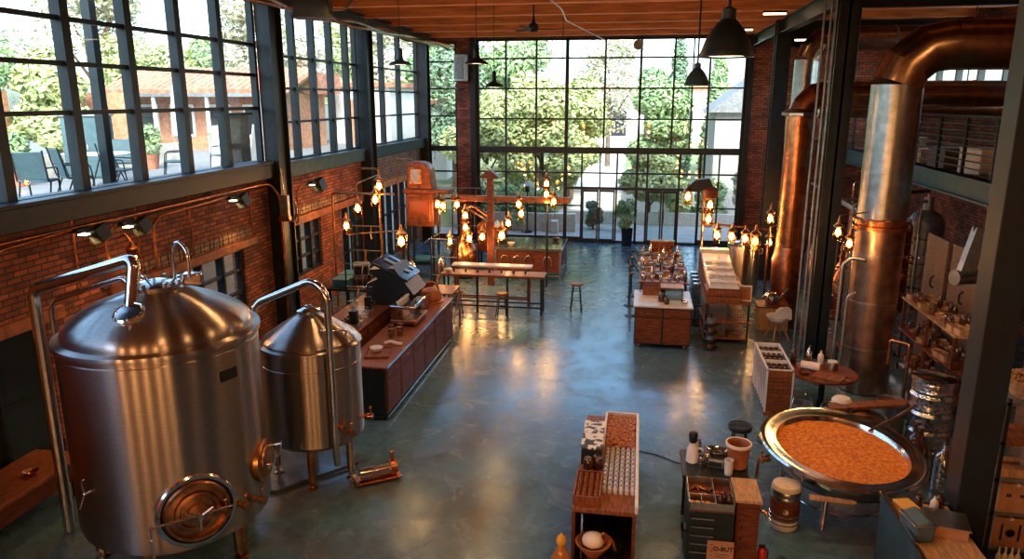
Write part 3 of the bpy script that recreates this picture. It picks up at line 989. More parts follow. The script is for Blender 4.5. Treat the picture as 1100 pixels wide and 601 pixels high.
# hatch seen edge on at the right
rd = Vector((.93, .37, 0)).normalized()
rd = Vector((.98, .15, 0)).normalized()
rp = rd * 1.08 + Vector((0, 0, 1.15))
MB().lathe([(.27, -.1), (.27, .05), (.25, .07), (.2, .07), (.19, .09), (.02, .1)], rp, 48, rot_to(rd)).build('side_hatch', M['bronze'], T1)
sd = Vector((0, 0, 1)).cross(rd)
b = MB()
for q in (-.12, .12):
    b.tube([rp + rd * .08 + sd * q, rp + rd * .2 + sd * q, rp + rd * .22 + sd * q + Vector((0, 0, .2))], .014, 8, .04)
b.cyl(rp + rd * .17 - sd * .22, rp + rd * .17 + sd * .22, .016, n=8)
b.cyl(rp + rd * .08 + Vector((0, 0, .18)), rp + rd * .26 + Vector((0, 0, .22)), .016, n=8)
b.build('side_latch', M['chrome'], T1)
vb = MB()
for ang, z in ((-20, .86), (-32, .92), (-8, .8)):
    a = R(ang)
    clamp_valve(MB(), (1.09 * cos(a), 1.09 * sin(a), z), (cos(a), sin(a), 0), 1.2).build('valve', M['bronze'], T1)
b = MB()
a = R(-108)
p = Vector((1.1 * cos(a), 1.1 * sin(a), 1.25))
dd = Vector((cos(a), sin(a), 0))
b.tube([p, p + dd * .06, p + dd * .08 + Vector((0, 0, .14)), p + dd * .1 + Vector((.06, 0, .2))], .012, 8, .03)
b.tube([p + dd * .06, p + dd * .08 - Vector((.06, 0, .18))], .012, 8)
b.ball(p + dd * .06, .025, 8, 6)
b.build('sample_tap', M['chrome'], T1)
# name plate on the right of the body
pl = MB()
a0, a1 = R(-24), R(-12)
vs = []
for i in range(7):
    a = a0 + (a1 - a0) * i / 6
    vs += [(1.112 * cos(a), 1.112 * sin(a), 2.4), (1.112 * cos(a), 1.112 * sin(a), 2.53)]
pl.add(vs, [(i * 2, i * 2 + 2, i * 2 + 3, i * 2 + 1) for i in range(6)])
pl.build('name_plate', M['black'], T1)
for k, ang in enumerate((-12, -78, 60, 150, 210)):
    a = R(ang)
    lb = MB().cyl((.92 * cos(a), .92 * sin(a), .46), (.92 * cos(a), .92 * sin(a), .1), .085, .075, 20)
    lb.cyl((.92 * cos(a), .92 * sin(a), .1), (.92 * cos(a), .92 * sin(a), .03), .03, n=12)
    lb.lathe([(.09, 0), (.09, .02), (.04, .04)], (.92 * cos(a), .92 * sin(a), 0), 16)
    lb.build('leg', M['bronze'] if k < 2 else M['steel'], T1)

T2 = thing('conical_tank', 'smaller brushed steel cone-topped tank beside the large domed tank', 'tank', (-4.65, 9.75, 0))
MB().lathe([(.02, .5), (.35, .53), (.66, .6), (.71, .66), (.71, 1.78), (.718, 1.785), (.718, 1.8), (.71, 1.805), (.71, 2.04)], n=80).build('body', M['steel'], T2)
MB().lathe([(.71, 2.03), (.73, 2.04), (.73, 2.07), (.68, 2.09), (.66, 2.1)], n=80).build('rim', M['steel'], T2)
MB().lathe([(.67, 2.08), (.685, 2.12), (.66, 2.16), (.58, 2.21), (.4, 2.33), (.2, 2.45), (.14, 2.47)], n=80).build('cone', M['steel'], T2)
MB().lathe([(.13, 2.45), (.13, 2.5), (.17, 2.505), (.17, 2.53), (.1, 2.56), (.05, 2.57), (.05, 2.6), (.01, 2.61)], n=32).build('cap', M['chrome'], T2)
MB().tube([(.25, -.3, 2.3), (.35, -.35, 2.34), (.6, -.1, 2.28), (.55, .05, 2.2)], .014, 8, .08).build('lid_handle', M['chrome'], T2)
MB().tube([(-.58, -.55, .6), (-.58, -.55, 2.62), (-.5, -.5, 2.75), (.3, -.55, 3.1), (.46, -.58, 3.05), (.56, -.6, 2.9), (.56, -.6, .6), (.56, -.58, .42)], .05, 16, .14, 7).build('overflow_pipe', M['chrome'], T2)
vb = MB()
for ang, z in ((-38, .95), (-30, .85), (5, .9)):
    a = R(ang)
    clamp_valve(MB(), (.7 * cos(a), .7 * sin(a), z), (cos(a), sin(a), 0), 1.1).build('valve', M['copper'], T2)
for k, ang in enumerate((-75, -15, 60, 120, 200)):
    a = R(ang)
    x, y = .6 * cos(a), .6 * sin(a)
    lb = MB().cyl((x, y, .85 if k == 0 else .62), (x, y, .12), .06, .05, 16)
    lb.cyl((x, y, .12), (x, y, .03), .022, n=10).lathe([(.075, 0), (.075, .02), (.03, .035)], (x, y, 0), 14)
    if k == 0:
        lb.ball((x, y, .85), .075, 14, 8)
        lb.cyl((x, y, .9), (x, y, 1.15), .02, n=8)
    lb.build('leg', M['copper'] if k == 0 else M['steel'], T2)
pm = thing('transfer_pump', 'copper and steel pump on the floor at right foot of smaller tank', 'pump', (-3.66, 9.55, 0), R(35))
MB().cyl((-.25, 0, .16), (.2, 0, .16), .085, n=24).build('motor', M['chrome'], pm)
MB().cyl((.2, 0, .16), (.3, 0, .16), .12, n=24).build('pump_head', M['copper'], pm)
MB().cyl((.25, 0, .2), (.25, 0, .42), .03, n=12).build('outlet', M['copper'], pm)
MB().bb(-.32, .36, -.13, .13, .03, .06).build('base_plate', M['copper'], pm, bev=.005)
mb = MB()
for x in (-.25, .28):
    for y in (-.09, .09):
        mb.cyl((x, y, 0), (x, y, .035), .025, n=8)
mb.build('foot', M['dark'], pm)
hz = MB().tube([(-4.1, 9.95, .04), (-4.4, 9.6, .03), (-4.75, 9.2, .03), (-4.95, 8.9, .03), (-5.2, 9.0, .04)], .025, 8, .2)
tag(hz.build('hose', M['dark']), 'black hose lying on the floor under the two tanks', 'hose')

# ------------------------------------------------------------------ ducts


M['ductw'] = mat('warm_galvanised_steel', (.5, .33, .2), .26, 1, noise=.25, nscale=6, bump=.1, bscale=9)
M['ductl'] = mat('brown_toned_steel', (.4, .26, .18), .32, 1, noise=.3, nscale=5, bump=.1, bscale=9)  # browner steel tone for the lower riser sections


def duct(name, label, base, ztop, xend, r, zc, seams, ringm='duct', group='round steel ventilation ducts'):
    """vertical riser that turns through a mitred elbow and runs towards the right wall"""
    t = thing(name, label, 'duct', base, 0, group)
    v, w = MB(), MB()
    for a, b in zip(seams[:-1], seams[1:]):
        (w if b < 3.35 and ringm == 'duct' else v).lathe([(r, a), (r * .99, b)], n=40)
    v.build('riser', M[ringm], t)
    if w.v:
        w.build('lower_riser', M['ductl'], t)
    for k, z in enumerate(seams[1:-1]):
        MB().lathe([(r * .98, z - .02), (r * 1.02, z - .015), (r * 1.02, z + .015), (r * .98, z + .02)], n=40).build('seam_ring', M[ringm], t)
    e = MB()
    e.tube([(0, 0, seams[-1]), (r * .25, 0, seams[-1] + r * .75), (r * 1.0, 0, zc - r * .15), (r * 1.9, 0, zc)], r, 40)
    e.build('elbow', M['copperd'] if ringm == 'copper' else M['ductw'], t, ang=13)
    h = MB()
    x = r * 1.85
    while x < xend:
        x2 = min(x + 1.6, xend)
        h.cyl((x, 0, zc), (x2, 0, zc), r * (.995), n=40)
        MB().cyl((x2 - .02, 0, zc), (x2 + .02, 0, zc), r * 1.03, n=40).build('seam_ring', M[ringm], t)
        x = x2
    h.build('cross_run', M['ductw'], t)
    return t


dA = duct('ventilation_duct', 'thickest steel duct rising from round wooden table then turning right', (4.45, 14.6, 0), 6, 4.4, .43, 6.42,
          [.02, .9, 1.8, 2.7, 3.3, 4.2, 5.1, 5.75])
MB().lathe([(.44, 3.16), (.5, 3.17), (.5, 3.24), (.46, 3.26), (.46, 3.3), (.5, 3.31), (.5, 3.36), (.44, 3.38)], n=40).build('collar', M['copper'], dA)
MB().tube([(-.62, -.1, .5), (-.62, -.1, 2.5), (-.48, -.15, 2.62), (-.3, -.36, 2.62)], .03, 8, .1).build('side_pipe', M['duct'], dA)
MB().tube([(-.52, -.25, .5), (-.52, -.25, 1.9), (-.4, -.3, 2.0)], .025, 8, .08).build('side_pipe', M['duct'], dA)
dB = duct('ventilation_duct', 'steel duct rising beside the brick pier at the back right', (4.42, 22.4, 0), 6, 4.4, .32, 7.1,
          [.02, 1.0, 1.9, 2.8, 3.7, 4.6, 5.5, 6.55])
dC = duct('ventilation_duct', 'copper coloured duct in front of back right duct with short hood', (3.74, 19.2, 0), 6, 5.0, .3, 5.62,
          [1.9, 2.9, 3.9, 4.8, 5.1], 'copper')
MB().lathe([(.3, 5.1), (.42, 5.12), (.42, 5.18), (.3, 5.28)], n=8).build('hood', M['duct'], dC)
MB().lathe([(.34, .02), (.36, .1), (.36, 1.6), (.32, 1.8), (.3, 1.92)], n=32).build('boiler', M['copperd'], dC)
h = thing('cross_duct', 'horizontal steel duct hung above mezzanine railing, lowest one', 'duct', (4.4, 20.4, 5.28), 0, 'round steel ventilation ducts')
MB().cyl((0, 0, 0), (4.5, 0, 0), .24, n=32).build('pipe', M['ductw'], h)
for k in range(4):
    MB().cyl((k * 1.3 + .2, 0, 0), (k * 1.3 + .26, 0, 0), .255, n=32).build('seam_ring', M['copper'], h)
for q in (.8, 3.4):
    MB().cyl((q, 0, .2), (q, 0, 2.87), .015, n=6).build('hanger_rod', M['black'], h)
# thin risers beside the middle column
for k, (x, y) in enumerate(((3.6, 16.3), (3.5, 16.42), (3.68, 16.25))):
    t = MB().tube([(0, 0, 0), (0, 0, 3.6), (0, -.03, 5.2), (0, 0, 7.7)], .025, 8, .1).build('riser_pipe', M['grey'], loc=(x, y, 0))
    tag(t, ['thin grey pipe climbing close to middle column, the middle of three', 'thin grey pipe climbing close to middle column, leftmost', 'thin grey pipe climbing close to middle column, rightmost'][k], 'pipe', 'thin risers by the middle column')

# ------------------------------------------------------------------ pendants


def light(parent, kind, loc, energy, color=(1, .55, .22), size=.1, rot=None):
    d = bpy.data.lights.new('lamp_light', kind)
    d.energy = energy * LAMP
    d.color = color
    if kind == 'AREA':
        d.shape = 'DISK'
        d.size = size
    elif kind == 'SPOT':
        d.spot_size = R(110)
        d.spot_blend = .6
        d.shadow_soft_size = size
    else:
        d.shadow_soft_size = size
    o = bpy.data.objects.new('lamp_light', d)
    col.objects.link(o)
    o.parent = parent
    o.location = loc
    if rot:
        o.rotation_euler = rot
    return o


def pendant(x, y, z, dia, label, power, flat=False, top=8.15, m='black'):
    r = dia / 2
    t = thing('pendant_lamp', label, 'lamp', (x, y, z), 0, 'black pendant lamps')
    if flat:
        pr = [(r, 0), (r, .015), (r * .8, .06), (r * .3, .12), (r * .24, .2), (r * .24, .36), (.03, .4)]
    else:
        pr = [(r, 0), (r * 1.0, .02), (r * .93, r * .25), (r * .8, r * .62), (r * .6, r * .98), (r * .38, r * 1.25), (r * .26, r * 1.36), (r * .26, r * 1.7), (r * .14, r * 1.76), (.02, r * 1.8)]
    k = MB().lathe(pr[::-1] + [(r * .96, .005), (r * .86, r * .25), (r * .7, r * .6), (r * .1, r * .9)] if not flat else pr[::-1] + [(r * .9, .012), (r * .2, .1)], n=48)
    k.build('lamp_shade', M[m], t)
    MB().lathe([(r * .9, .02), (r * .5, .012), (.005, .01)], n=32).build('diffuser', M['diff'], t)
    MB().cyl((0, 0, pr[-1][1]), (0, 0, top - z), .018 if not flat else .008, n=8).build('hanging_rod', M['black'], t)
    MB().cyl((0, 0, top - z - .06), (0, 0, top - z), .07, n=16).build('ceiling_rose', M['black'], t)
    light(t, 'AREA', (0, 0, -.03), power, (1, .5, .18), dia * .8)
    return t


pendant(.86, 8.5, 5.93, .57, 'large black bell pendant lamp at the top right, nearest', 60)
pendant(1.02, 15.2, 5.75, .48, 'smaller green-black pendant lamp just below the large one', 45, m='teal')
pendant(-3.48, 16.0, 6.22, .5, 'flat black pendant lamp beside the left back pier', 45, True)
pendant(-3.88, 20.0, 5.82, .5, 'low flat pendant lamp hanging in front of back window left edge', 40, True)
pendant(-5.8, 18.0, 6.3, .56, 'flat teal pendant lamp in front of the third high window', 40, True, m='teal')
for i, (x, y) in enumerate(((-3.0, 4.2), (-.4, 5.5), (2.3, 4.3), (-4.6, 11.3), (-1.8, 11.0), (1.6, 11.2), (5.2, 8.0), (5.3, 11.2))):
    pendant(x, y, 7.0, .5, 'black pendant lamp above the frame, ' + ['left of three nearest the camera', 'middle of three nearest the camera', 'right of three nearest the camera',
            'over the two steel tanks', 'over the open floor', 'over the great pan edge', 'over the near steel shelving', 'over the foil-wrapped drum'][i], 34 if i != 6 else 16)
f = thing('flood_lamp', 'black box flood lamp under the left ceiling girder', 'lamp', (-5.29, 12.0, 6.8), R(10))
MB().prism([(-.3, 0), (.3, 0), (.24, .32), (-.24, .32)], -.2, .2, m=Matrix(((1, 0, 0), (0, 0, 1), (0, 1, 0)))).build('housing', M['black'], f, bev=.01)
MB().bb(-.33, .33, -.22, .22, -.03, 0).build('rim', M['black'], f)
MB().cyl((0, 0, .3), (0, 0, .95), .03, n=10).build('hanging_rod', M['black'], f)
MB().tube([(.3, 0, .1), (.5, .1, .12), (.6, .2, .3), (.62, .3, .93)], .02, 8, .08).build('cable', M['grey'], f)
fan = thing('ceiling_fan', 'black three-blade ceiling fan under the orange timbers', 'fan', (-2.78, 19.6, 7.22))
MB().cyl((0, 0, .1), (0, 0, .93), .02, n=8).build('rod', M['black'], fan)
MB().lathe([(.02, -.08), (.1, -.06), (.13, 0), (.12, .1), (.05, .16), (.02, .3)], n=20).build('motor', M['black'], fan)
for k in range(3):
    a = k * 2 * pi / 3 + .25
    MB().prism([(.1, -.03), (.3, -.08), (.75, -.06), (.8, 0), (.74, .05), (.3, .05), (.1, .03)], -.008, .008, m=Matrix.Rotation(a, 3, 'Z') @ Matrix.Rotation(R(12), 3, 'X')).build('blade', M['black'], fan)
sp = thing('ceiling_strip_light', 'small white strip light on timber near the large pendant', 'lamp', (3.1, 25.9, 7.63), 0, 'white strip lights under the timbers')
MB().bb(-.3, .3, -.05, .05, .04, .1).build('housing', M['black'], sp)
MB().bb(-.28, .28, -.04, .04, .0, .04).build('diffuser', M['diff'], sp)
dup(sp, (3.3, 21.25, 7.63), 0, 'small white strip light highest of the three on the timbers')
dup(sp, (4.6, 23.8, 7.15), 0, 'small white strip light right of the brick pier top')
d = thing('hanging_speaker', 'round grey disc hanging before the back window sky', 'speaker', (-.21, 28.6, 7.42))
MB().cyl((0, -.04, 0), (0, .06, 0), .19, n=8).build('body', M['grey'], d)
MB().cyl((0, 0, .18), (0, 0, .7), .008, n=6).build('cord', M['black'], d)
b = thing('electric_box', 'tall pale electrical box on back pier near the ceiling', 'electrical box', (-6.84, 28.79, 6.0))
MB().bb(-.27, .27, -.2, .2, .15, 1.15).build('housing', M['duct'], b, bev=.02)
MB().bb(-.24, .1, -.23, -.2, .25, 1.05).build('door_panel', M['grey'], b, bev=.01)
MB().tube([(-.2, -.1, .15), (-.25, -.1, -.05), (-.1, -.1, -.15), (.1, .1, -.1)], .04, 8, .06).build('conduit', M['duct'], b)

# bundles of conduit under the left ceiling
for k in range(4):
    pts = [(-7.6 + .12 * k, 12.0, 7.35 - .03 * k)]
    rr = random.Random(k)
    for q in range(7):
        pts.append((-7.3 + .05 * k + rr.uniform(-.1, .1) + q * .08, 14.0 + q * 2.1, 7.3 + rr.uniform(-.12, .1)))
    t = MB().tube(pts, .025 + .008 * k, 7, .4).build('ceiling_conduit', M[['chrome', 'black', 'duct', 'copperd'][k]])
    tag(t, ['polished conduit under ceiling along the left windows', 'black cable under ceiling along the left windows', 'galvanised conduit under ceiling along the left windows', 'thick coppery pipe under ceiling along the left windows'][k], 'pipe', 'conduits under the left ceiling')
t = MB().tube([(-2.3, 13, 7.7), (-1.9, 18, 7.5), (-2.1, 21, 7.55), (-1.2, 25, 7.3), (-1.6, 27, 7.62)], .018, 7, .3).build('ceiling_cable', M['white'])
tag(t, 'thin pale cable crossing the orange timbers above the window', 'cable')
t = MB().cyl((0, 0, 0), (0, 0, -1.2), .012, n=6).build('hanging_cable', M['black'], loc=(-2.2, 21.25, 7.73))
tag(t, 'thin black cable hanging left of the centre mullion', 'cable')

# ------------------------------------------------------------------ left wall lamps and pipes
CX_ = XL + .12
c = MB().tube([(CX_, 4.0, 3.62), (CX_, 11.2, 3.6), (CX_, 15.5, 3.62), (CX_ + .1, 15.85, 3.6), (CX_ + .25, 15.95, 3.3), (CX_ + .25, 15.95, .3)], .03, 10, .12).build('wall_conduit', M['copperd'])
tag(c, 'long horizontal pipe on brick wall just below the big sill', 'pipe')
c = MB().tube([(CX_ + .3, 16.02, 3.95), (CX_ + .38, 16.0, 2.9), (CX_ + .5, 16.0, 2.7), (CX_ + .62, 16.0, 2.95), (CX_ + .6, 16.0, 3.2)], .028, 10, .1).build('column_pipe', M['chrome'])
tag(c, 'bent polished pipe on the first left column', 'pipe')
c = thing('junction_box', 'small black box clamped on the first left column', 'electrical box', (XL + .46, 15.98, 2.85))
MB().bb(-.1, .1, -.06, .06, 0, .5).build('housing', M['grey'], c, bev=.01)
MB().bb(-.13, .13, -.09, .05, -.1, .02).build('clamp', M['copperd'], c, bev=.01)
for k, y in enumerate((9.9, 11.35, 12.9, 15.2)):
    t = MB().cyl((XL + .05, y, 2.55), (XL + .05, y, 3.74), .018, n=8).build('drop_pipe', M['copperd'])
    tag(t, ['thin vertical pipe on brick above domed tank, leftmost', 'thin vertical pipe on brick beside second wall lamp', 'thin vertical pipe on brick left of the soldier course middle', 'thin vertical pipe on brick near first left column'][k], 'pipe', 'thin vertical pipes on the brick wall')


def wall_lamp(y, z, label, big=False, yb=1.0, power=30):
    t = thing('wall_lamp', label, 'lamp', (XL, y, z), 0, 'black wall lamps on the brick')
    MB().tube([(.02, -yb, -.9), (.14, -yb, -.85), (.14, -yb, -.1), (.16, -yb + .15, .03), (.2, -.25, .1)], .024, 9, .14).build('swan_neck', M['copperd'], t)
    MB().lathe([(.07, -.02), (.07, 0), (.05, .02)], (.01, -yb, -.9), 14, Matrix.Rotation(R(90), 3, 'Y')).build('wall_plate', M['copperd'], t)
    MB().box((.24, -.1, .08), (.14, .34, .06)).build('bracket', M['black'], t, bev=.01)
    s = 1.25 if big else 1
    sh = MB().box((.32, .16, -.02), (.2 * s, .26 * s, .24 * s), m=Matrix.Rotation(R(20), 3, 'X') @ Matrix.Rotation(R(-15), 3, 'Y'))
    sh.build('housing', M['black'], t, bev=.015)
    MB().box((.22, -.02, .0), (.12, .16, .02)).build('diffuser', M['diff'], t)
    light(t, 'SPOT', (.24, 0, -.06), power, (1, .45, .12), .04, (R(0), R(-28), 0))
    return t


wall_lamp(9.95, 3.5, 'black wall lamp nearest on the left, above large tank', yb=1.7, power=90)
wall_lamp(10.95, 3.45, 'second black wall lamp with short neck above the large tank', yb=.5, power=50)
wall_lamp(14.25, 3.45, 'black wall lamp above the low window between tank and column', yb=2.6, power=90)
wall_lamp(18.1, 3.35, 'angular black wall lamp beyond the first left column', True, yb=.8, power=70)
g = thing('wall_lantern', 'small glowing lantern on brick just above domed tank', 'lamp', (XL + .25, 10.9, 2.95))
MB().lathe([(.02, 0), (.08, .03), (.1, .14), (.04, .2), (.03, .26)], n=16).build('bell', M['copperd'], g)
MB().ball((0, 0, -.01), .06).build('bulb', M['bulb'], g)
MB().tube([(0, 0, -.05), (.02, .03, -.3), (0, 0, -.5)], .02, 7).build('stem', M['chrome'], g)
MB().tube([(-.24, 0, .3), (-.1, 0, .38), (0, 0, .26)], .015, 7).build('arm', M['copperd'], g)


# ------------------------------------------------------------------ lanterns


def lantern(x, y, z, label, s=1.0, power=16, orange=False):
    t = thing('amber_lantern', label, 'lantern', (x, y, z), 0, 'glowing amber lanterns')
    MB().lathe([(.09, .12), (.1, .13), (.1, .15), (.05, .19), (.03, .22), (.02, .3)], n=16).build('cap', M['bronze'], t)
    MB().lathe([(.06, -.17), (.085, -.15), (.095, -.05), (.09, .06), (.08, .12)], n=18).build('glass_shade', M['amberglass'], t)
    MB().ball((0, 0, 0), .055, 12, 8, 1.5).build('bulb', M['bulbc'] if not orange else M['bulb'], t)
    MB().lathe([(.095, -.06), (.102, -.055), (.102, -.045), (.095, -.04)], n=18).build('cage_ring', M['bronze'], t)
    light(t, 'POINT', (0, -.14, -.22), power, (1, .5, .17), .06)
    t.scale = (s, s, s)
    return t



M['amberglass'] = glass_mat('amber_glass_shade', (1, .62, .3), .2, .1)
LL = [(-6.65, 18.5, 3.3, 'amber lantern highest beside second left column'), (-6.77, 18.5, 2.94, 'amber lantern just below the highest one by second left column'),
      (-7.26, 18.5, 2.7, 'amber lantern left of second left column on the pipe frame'), (-7.6, 18.5, 2.22, 'lowest and leftmost amber lantern by the second left column'),
      (-6.1, 18.5, 1.85, 'large round amber lantern near the copper oven foot'),
      (-5.92, 21.5, 2.43, 'left amber lantern of the close pair right of copper oven'), (-5.75, 21.5, 2.38, 'right amber lantern of the close pair right of copper oven'),
      (-5.32, 21.5, 2.44, 'amber lantern at left end of the long timber rail'), (-5.07, 21.5, 2.1, 'upper amber lantern on the brick pier'),
      (-5.07, 21.5, 1.75, 'lower amber lantern on the brick pier'), (-5.57, 21.5, 1.31, 'low amber lantern left of the standing table'),
      (-4.96, 21.5, 1.41, 'amber lantern first of three above the standing table'), (-4.56, 21.5, 1.48, 'amber lantern second of three above the standing table'),
      (-3.97, 21.5, 1.53, 'largest amber lantern third of three above the standing table'), (-3.77, 21.5, 1.92, 'amber lantern above right end of the standing table'),
      (-3.46, 21.5, 2.5, 'upper amber lantern near middle of timber rail'), (-3.4, 21.6, 2.2, 'lower amber lantern near middle of timber rail'),
      (-2.64, 21.5, 3.1, 'top amber lantern standing above right end of timber rail'), (-2.64, 21.5, 2.8, 'second amber lantern above right end of timber rail'),
      (-2.42, 21.5, 2.6, 'small amber lantern at right tip of timber rail'),
      (1.28, 20, 3.0, 'amber lantern in front of the right double doors'), (1.86, 20, 2.79, 'top amber lantern of the column above display rack'),
      (1.84, 20, 2.42, 'middle amber lantern of the column above display rack'), (2.08, 20, 2.0, 'amber lantern leftmost in the row above the steel urn'),
      (2.46, 20, 1.97, 'amber lantern second in the row above the steel urn'), (2.8, 20, 1.93, 'amber lantern third in the row above the steel urn'),
      (3.06, 20, 1.86, 'large orange lantern at right end of row above the urn'), (3.6, 21.2, 2.3, 'pale amber lantern left of back right duct'),
      (3.62, 21.2, 1.63, 'amber lantern low beside back right duct'), (3.95, 21.2, 2.45, 'amber lantern upon the back right duct'),
      (3.51, 13.8, 3.2, 'amber lantern right of the middle column'), (3.72, 13.8, 3.0, 'amber lantern touching the thickest duct collar')]
for i, (x, y, z, lb) in enumerate(LL):
    big = 'large' in lb
    t = lantern(x, y, z, lb, 1.5 if big else (1.2 if y > 15 else .85), 16 if i != 30 else 12, orange='orange' in lb)
    if i in (27, 28, 29):
        MB().tube([(0, 0, .28), (0, 0, .36), ((4.2 - x) / 1.2, .8, .36)], .014, 6, .05).build('bracket_arm', M['bronze'], t)
    if i in (30, 31):
        MB().tube([(0, 0, .28), (0, 0, .36), ((4.15 - x) / .85, .62, .36)], .014, 6, .05).build('bracket_arm', M['bronze'], t)

for i, (x, y, z) in enumerate(((-7.0, -3.2, 3.6), (-4.6, -3.2, 3.4), (-2.2, -3.2, 3.6), (.6, -3.2, 3.5), (3.4, -3.2, 3.6))):  # unseen lanterns added for the warm streaks they throw on the tank
    t = lantern(x, y, z, 'unseen amber lantern added behind the camera, its glow streaking the domed tank, %s from left' % nth(i), 2.6, 330)
    MB().cyl((0, 0, .3), (0, 0, (8.15 - z) / 2.6), .006, n=6).build('hanging_rod', M['black'], t)

# supports the lanterns hang from
def rail(name, label, pts_list, r, m, cat='rail', group=None):
    t = thing(name, label, cat, (0, 0, 0), 0, group)
    for nm, pts in pts_list:
        MB().tube(pts, r, 8, .08).build(nm, M[m], t)
    return t


t = thing('lantern_gantry', 'dark pipe frame carrying lanterns beside second left column', 'frame', (-7, 18.5, 0))
MB().tube([(-.95, 0, 0), (-.95, 0, 3.1), (-.2, 0, 3.1), (.75, 0, 3.1)], .03, 8, .1).build('upright', M['bronze'], t)
MB().tube([(.35, 0, 0), (.35, 0, 3.75), (-.1, 0, 3.75)], .03, 8, .1).build('upright', M['bronze'], t)
MB().tube([(-.6, 0, 2.55), (-.6, 0, 2.0), (.9, 0, 2.15)], .02, 8, .05).build('branch', M['bronze'], t)
MB().tube([(-.26, 0, 3.0), (-.26, 0, 3.35), (.35, 0, 3.6)], .016, 8, .05).build('branch', M['bronze'], t)
t = thing('timber_rail', 'long reddish timber rail on a post carrying amber lanterns', 'rail', (-3.9, 21.55, 0))
MB().bb(-1.6, 1.95, -.07, .07, 2.55, 2.72).build('beam', M['copperd'], t, bev=.01)
MB().bb(-.5, -.32, -.09, .09, 0, 3.3).build('post', M['wood'], t, bev=.01)
MB().prism([(-.75, 3.25), (-.41, 3.5), (-.1, 3.25)], -.15, .15, m=Matrix(((1, 0, 0), (0, 0, 1), (0, 1, 0)))).build('post_cap', M['wood'], t)
for x in (-1.5, -.9, .1, .6, 1.28, 1.5):
    MB().cyl((x, 0, 2.5), (x, 0, 1.6 + .5 * (x > 1)), .012, n=6).build('drop_rod', M['black'], t)
MB().cyl((1.26, 0, 2.7), (1.26, 0, 3.5), .025, n=8).build('lamp_post', M['black'], t)
MB().cyl((1.27, .1, 0), (1.27, .1, 2.6), .03, n=8).build('post', M['black'], t)
t = thing('lantern_rail', 'copper pipe rail with a row of lanterns right of the display', 'rail', (2.4, 20.05, 0))
MB().tube([(-.7, 0, 0), (-.7, 0, 3.3), (-1.15, 0, 3.3)], .035, 8, .1).build('upright', M['bronze'], t)
MB().tube([(-.7, 0, 2.3), (1.0, 0, 2.2), (1.0, 0, 0)], .03, 8, .1).build('cross_pipe', M['copperd'], t)
MB().lathe([(.14, 2.95), (.2, 3.0), (.2, 3.2), (.12, 3.28)], (-.55, 0, 0), 14).build('hood', M['wood'], t)
MB().prism([(-1.2, 3.2), (-.95, 3.45), (-.6, 3.5), (-.5, 3.3), (-.85, 3.15)], -.1, .1, m=Matrix(((1, 0, 0), (0, 0, 1), (0, 1, 0)))).build('arm_housing', M['black'], t)

# ------------------------------------------------------------------ mezzanine railing and things on it
t = thing('mezzanine_railing', 'black barred railing along the edge of the mezzanine', 'railing', (6.38, 0, 4.02))
MB().bb(-.03, .03, 9.5, 28.6, 1.12, 1.17).build('handrail', M['black'], t)
for k in range(15):
    y = 9.6 + k * 1.35
    MB().bb(-.03, .03, y - .025, y + .025, 0, 1.14).build('post', M['black'], t)
for k in range(7):
    MB().bb(-.012, .012, 9.5, 28.6, .14 + k * .14, .166 + k * .14).build('bar', M['black'], t)
for i, (x, y, w, h_, m, lb) in enumerate([(6.95, 19.8, .6, .3, 'woodl', 'small wooden crate on mezzanine farthest behind railing'), (6.9, 18.35, .7, .42, 'woodp', 'brown carton on mezzanine behind railing, middle'),
                                          (6.95, 16.9, .6, .5, 'cream', 'cream sack box on mezzanine nearest behind railing'), (7.0, 21.4, .55, .5, 'woodl', 'tall crate on mezzanine beyond the small crate')]):
    t = thing('storage_box', lb, 'box', (x, y, 4.0), R(10 * i), 'boxes on the mezzanine')
    MB().bb(-w / 2, w / 2, -w / 2, w / 2, 0, h_).build('body', M[m], t, bev=.02)
    MB().bb(-w / 2 - .01, w / 2 + .01, -w / 2 - .01, w / 2 + .01, h_, h_ + .03).build('lid', M[m], t, bev=.01)
t = thing('hanging_heater', 'silver cylindrical heater with red light under the mezzanine', 'heater', (5.3, 12.6, 2.75), R(-68))
MB().cyl((0, -.35, 0), (0, .45, 0), .12, n=24).build('body', M['duct'], t)
MB().cyl((0, .45, 0), (0, .52, 0), .09, n=20).build('nose', M['black'], t)
MB().ball((0, .54, .02), .03).build('pilot_light', mat('red_light', (1, .1, .03), emit=(1, .08, .02), estr=8), t)
MB().prism([(-.3, .05), (0, .1), (.1, .75), (-.1, .8)], -.05, .05, m=Matrix(((0, 0, 1), (1, 0, 0), (0, 1, 0)))).build('bracket', M['grey'], t)
MB().cyl((0, -.1, .1), (0, -.1, .9), .02, n=8).build('hanging_rod', M['black'], t)

# ------------------------------------------------------------------ furniture helpers
UX = Matrix(((1, 0, 0), (0, 0, 1), (0, 1, 0)))      # prism drawn in XZ, extruded along Y
UY = Matrix(((0, 0, 1), (1, 0, 0), (0, 1, 0)))      # prism drawn in YZ, extruded along X


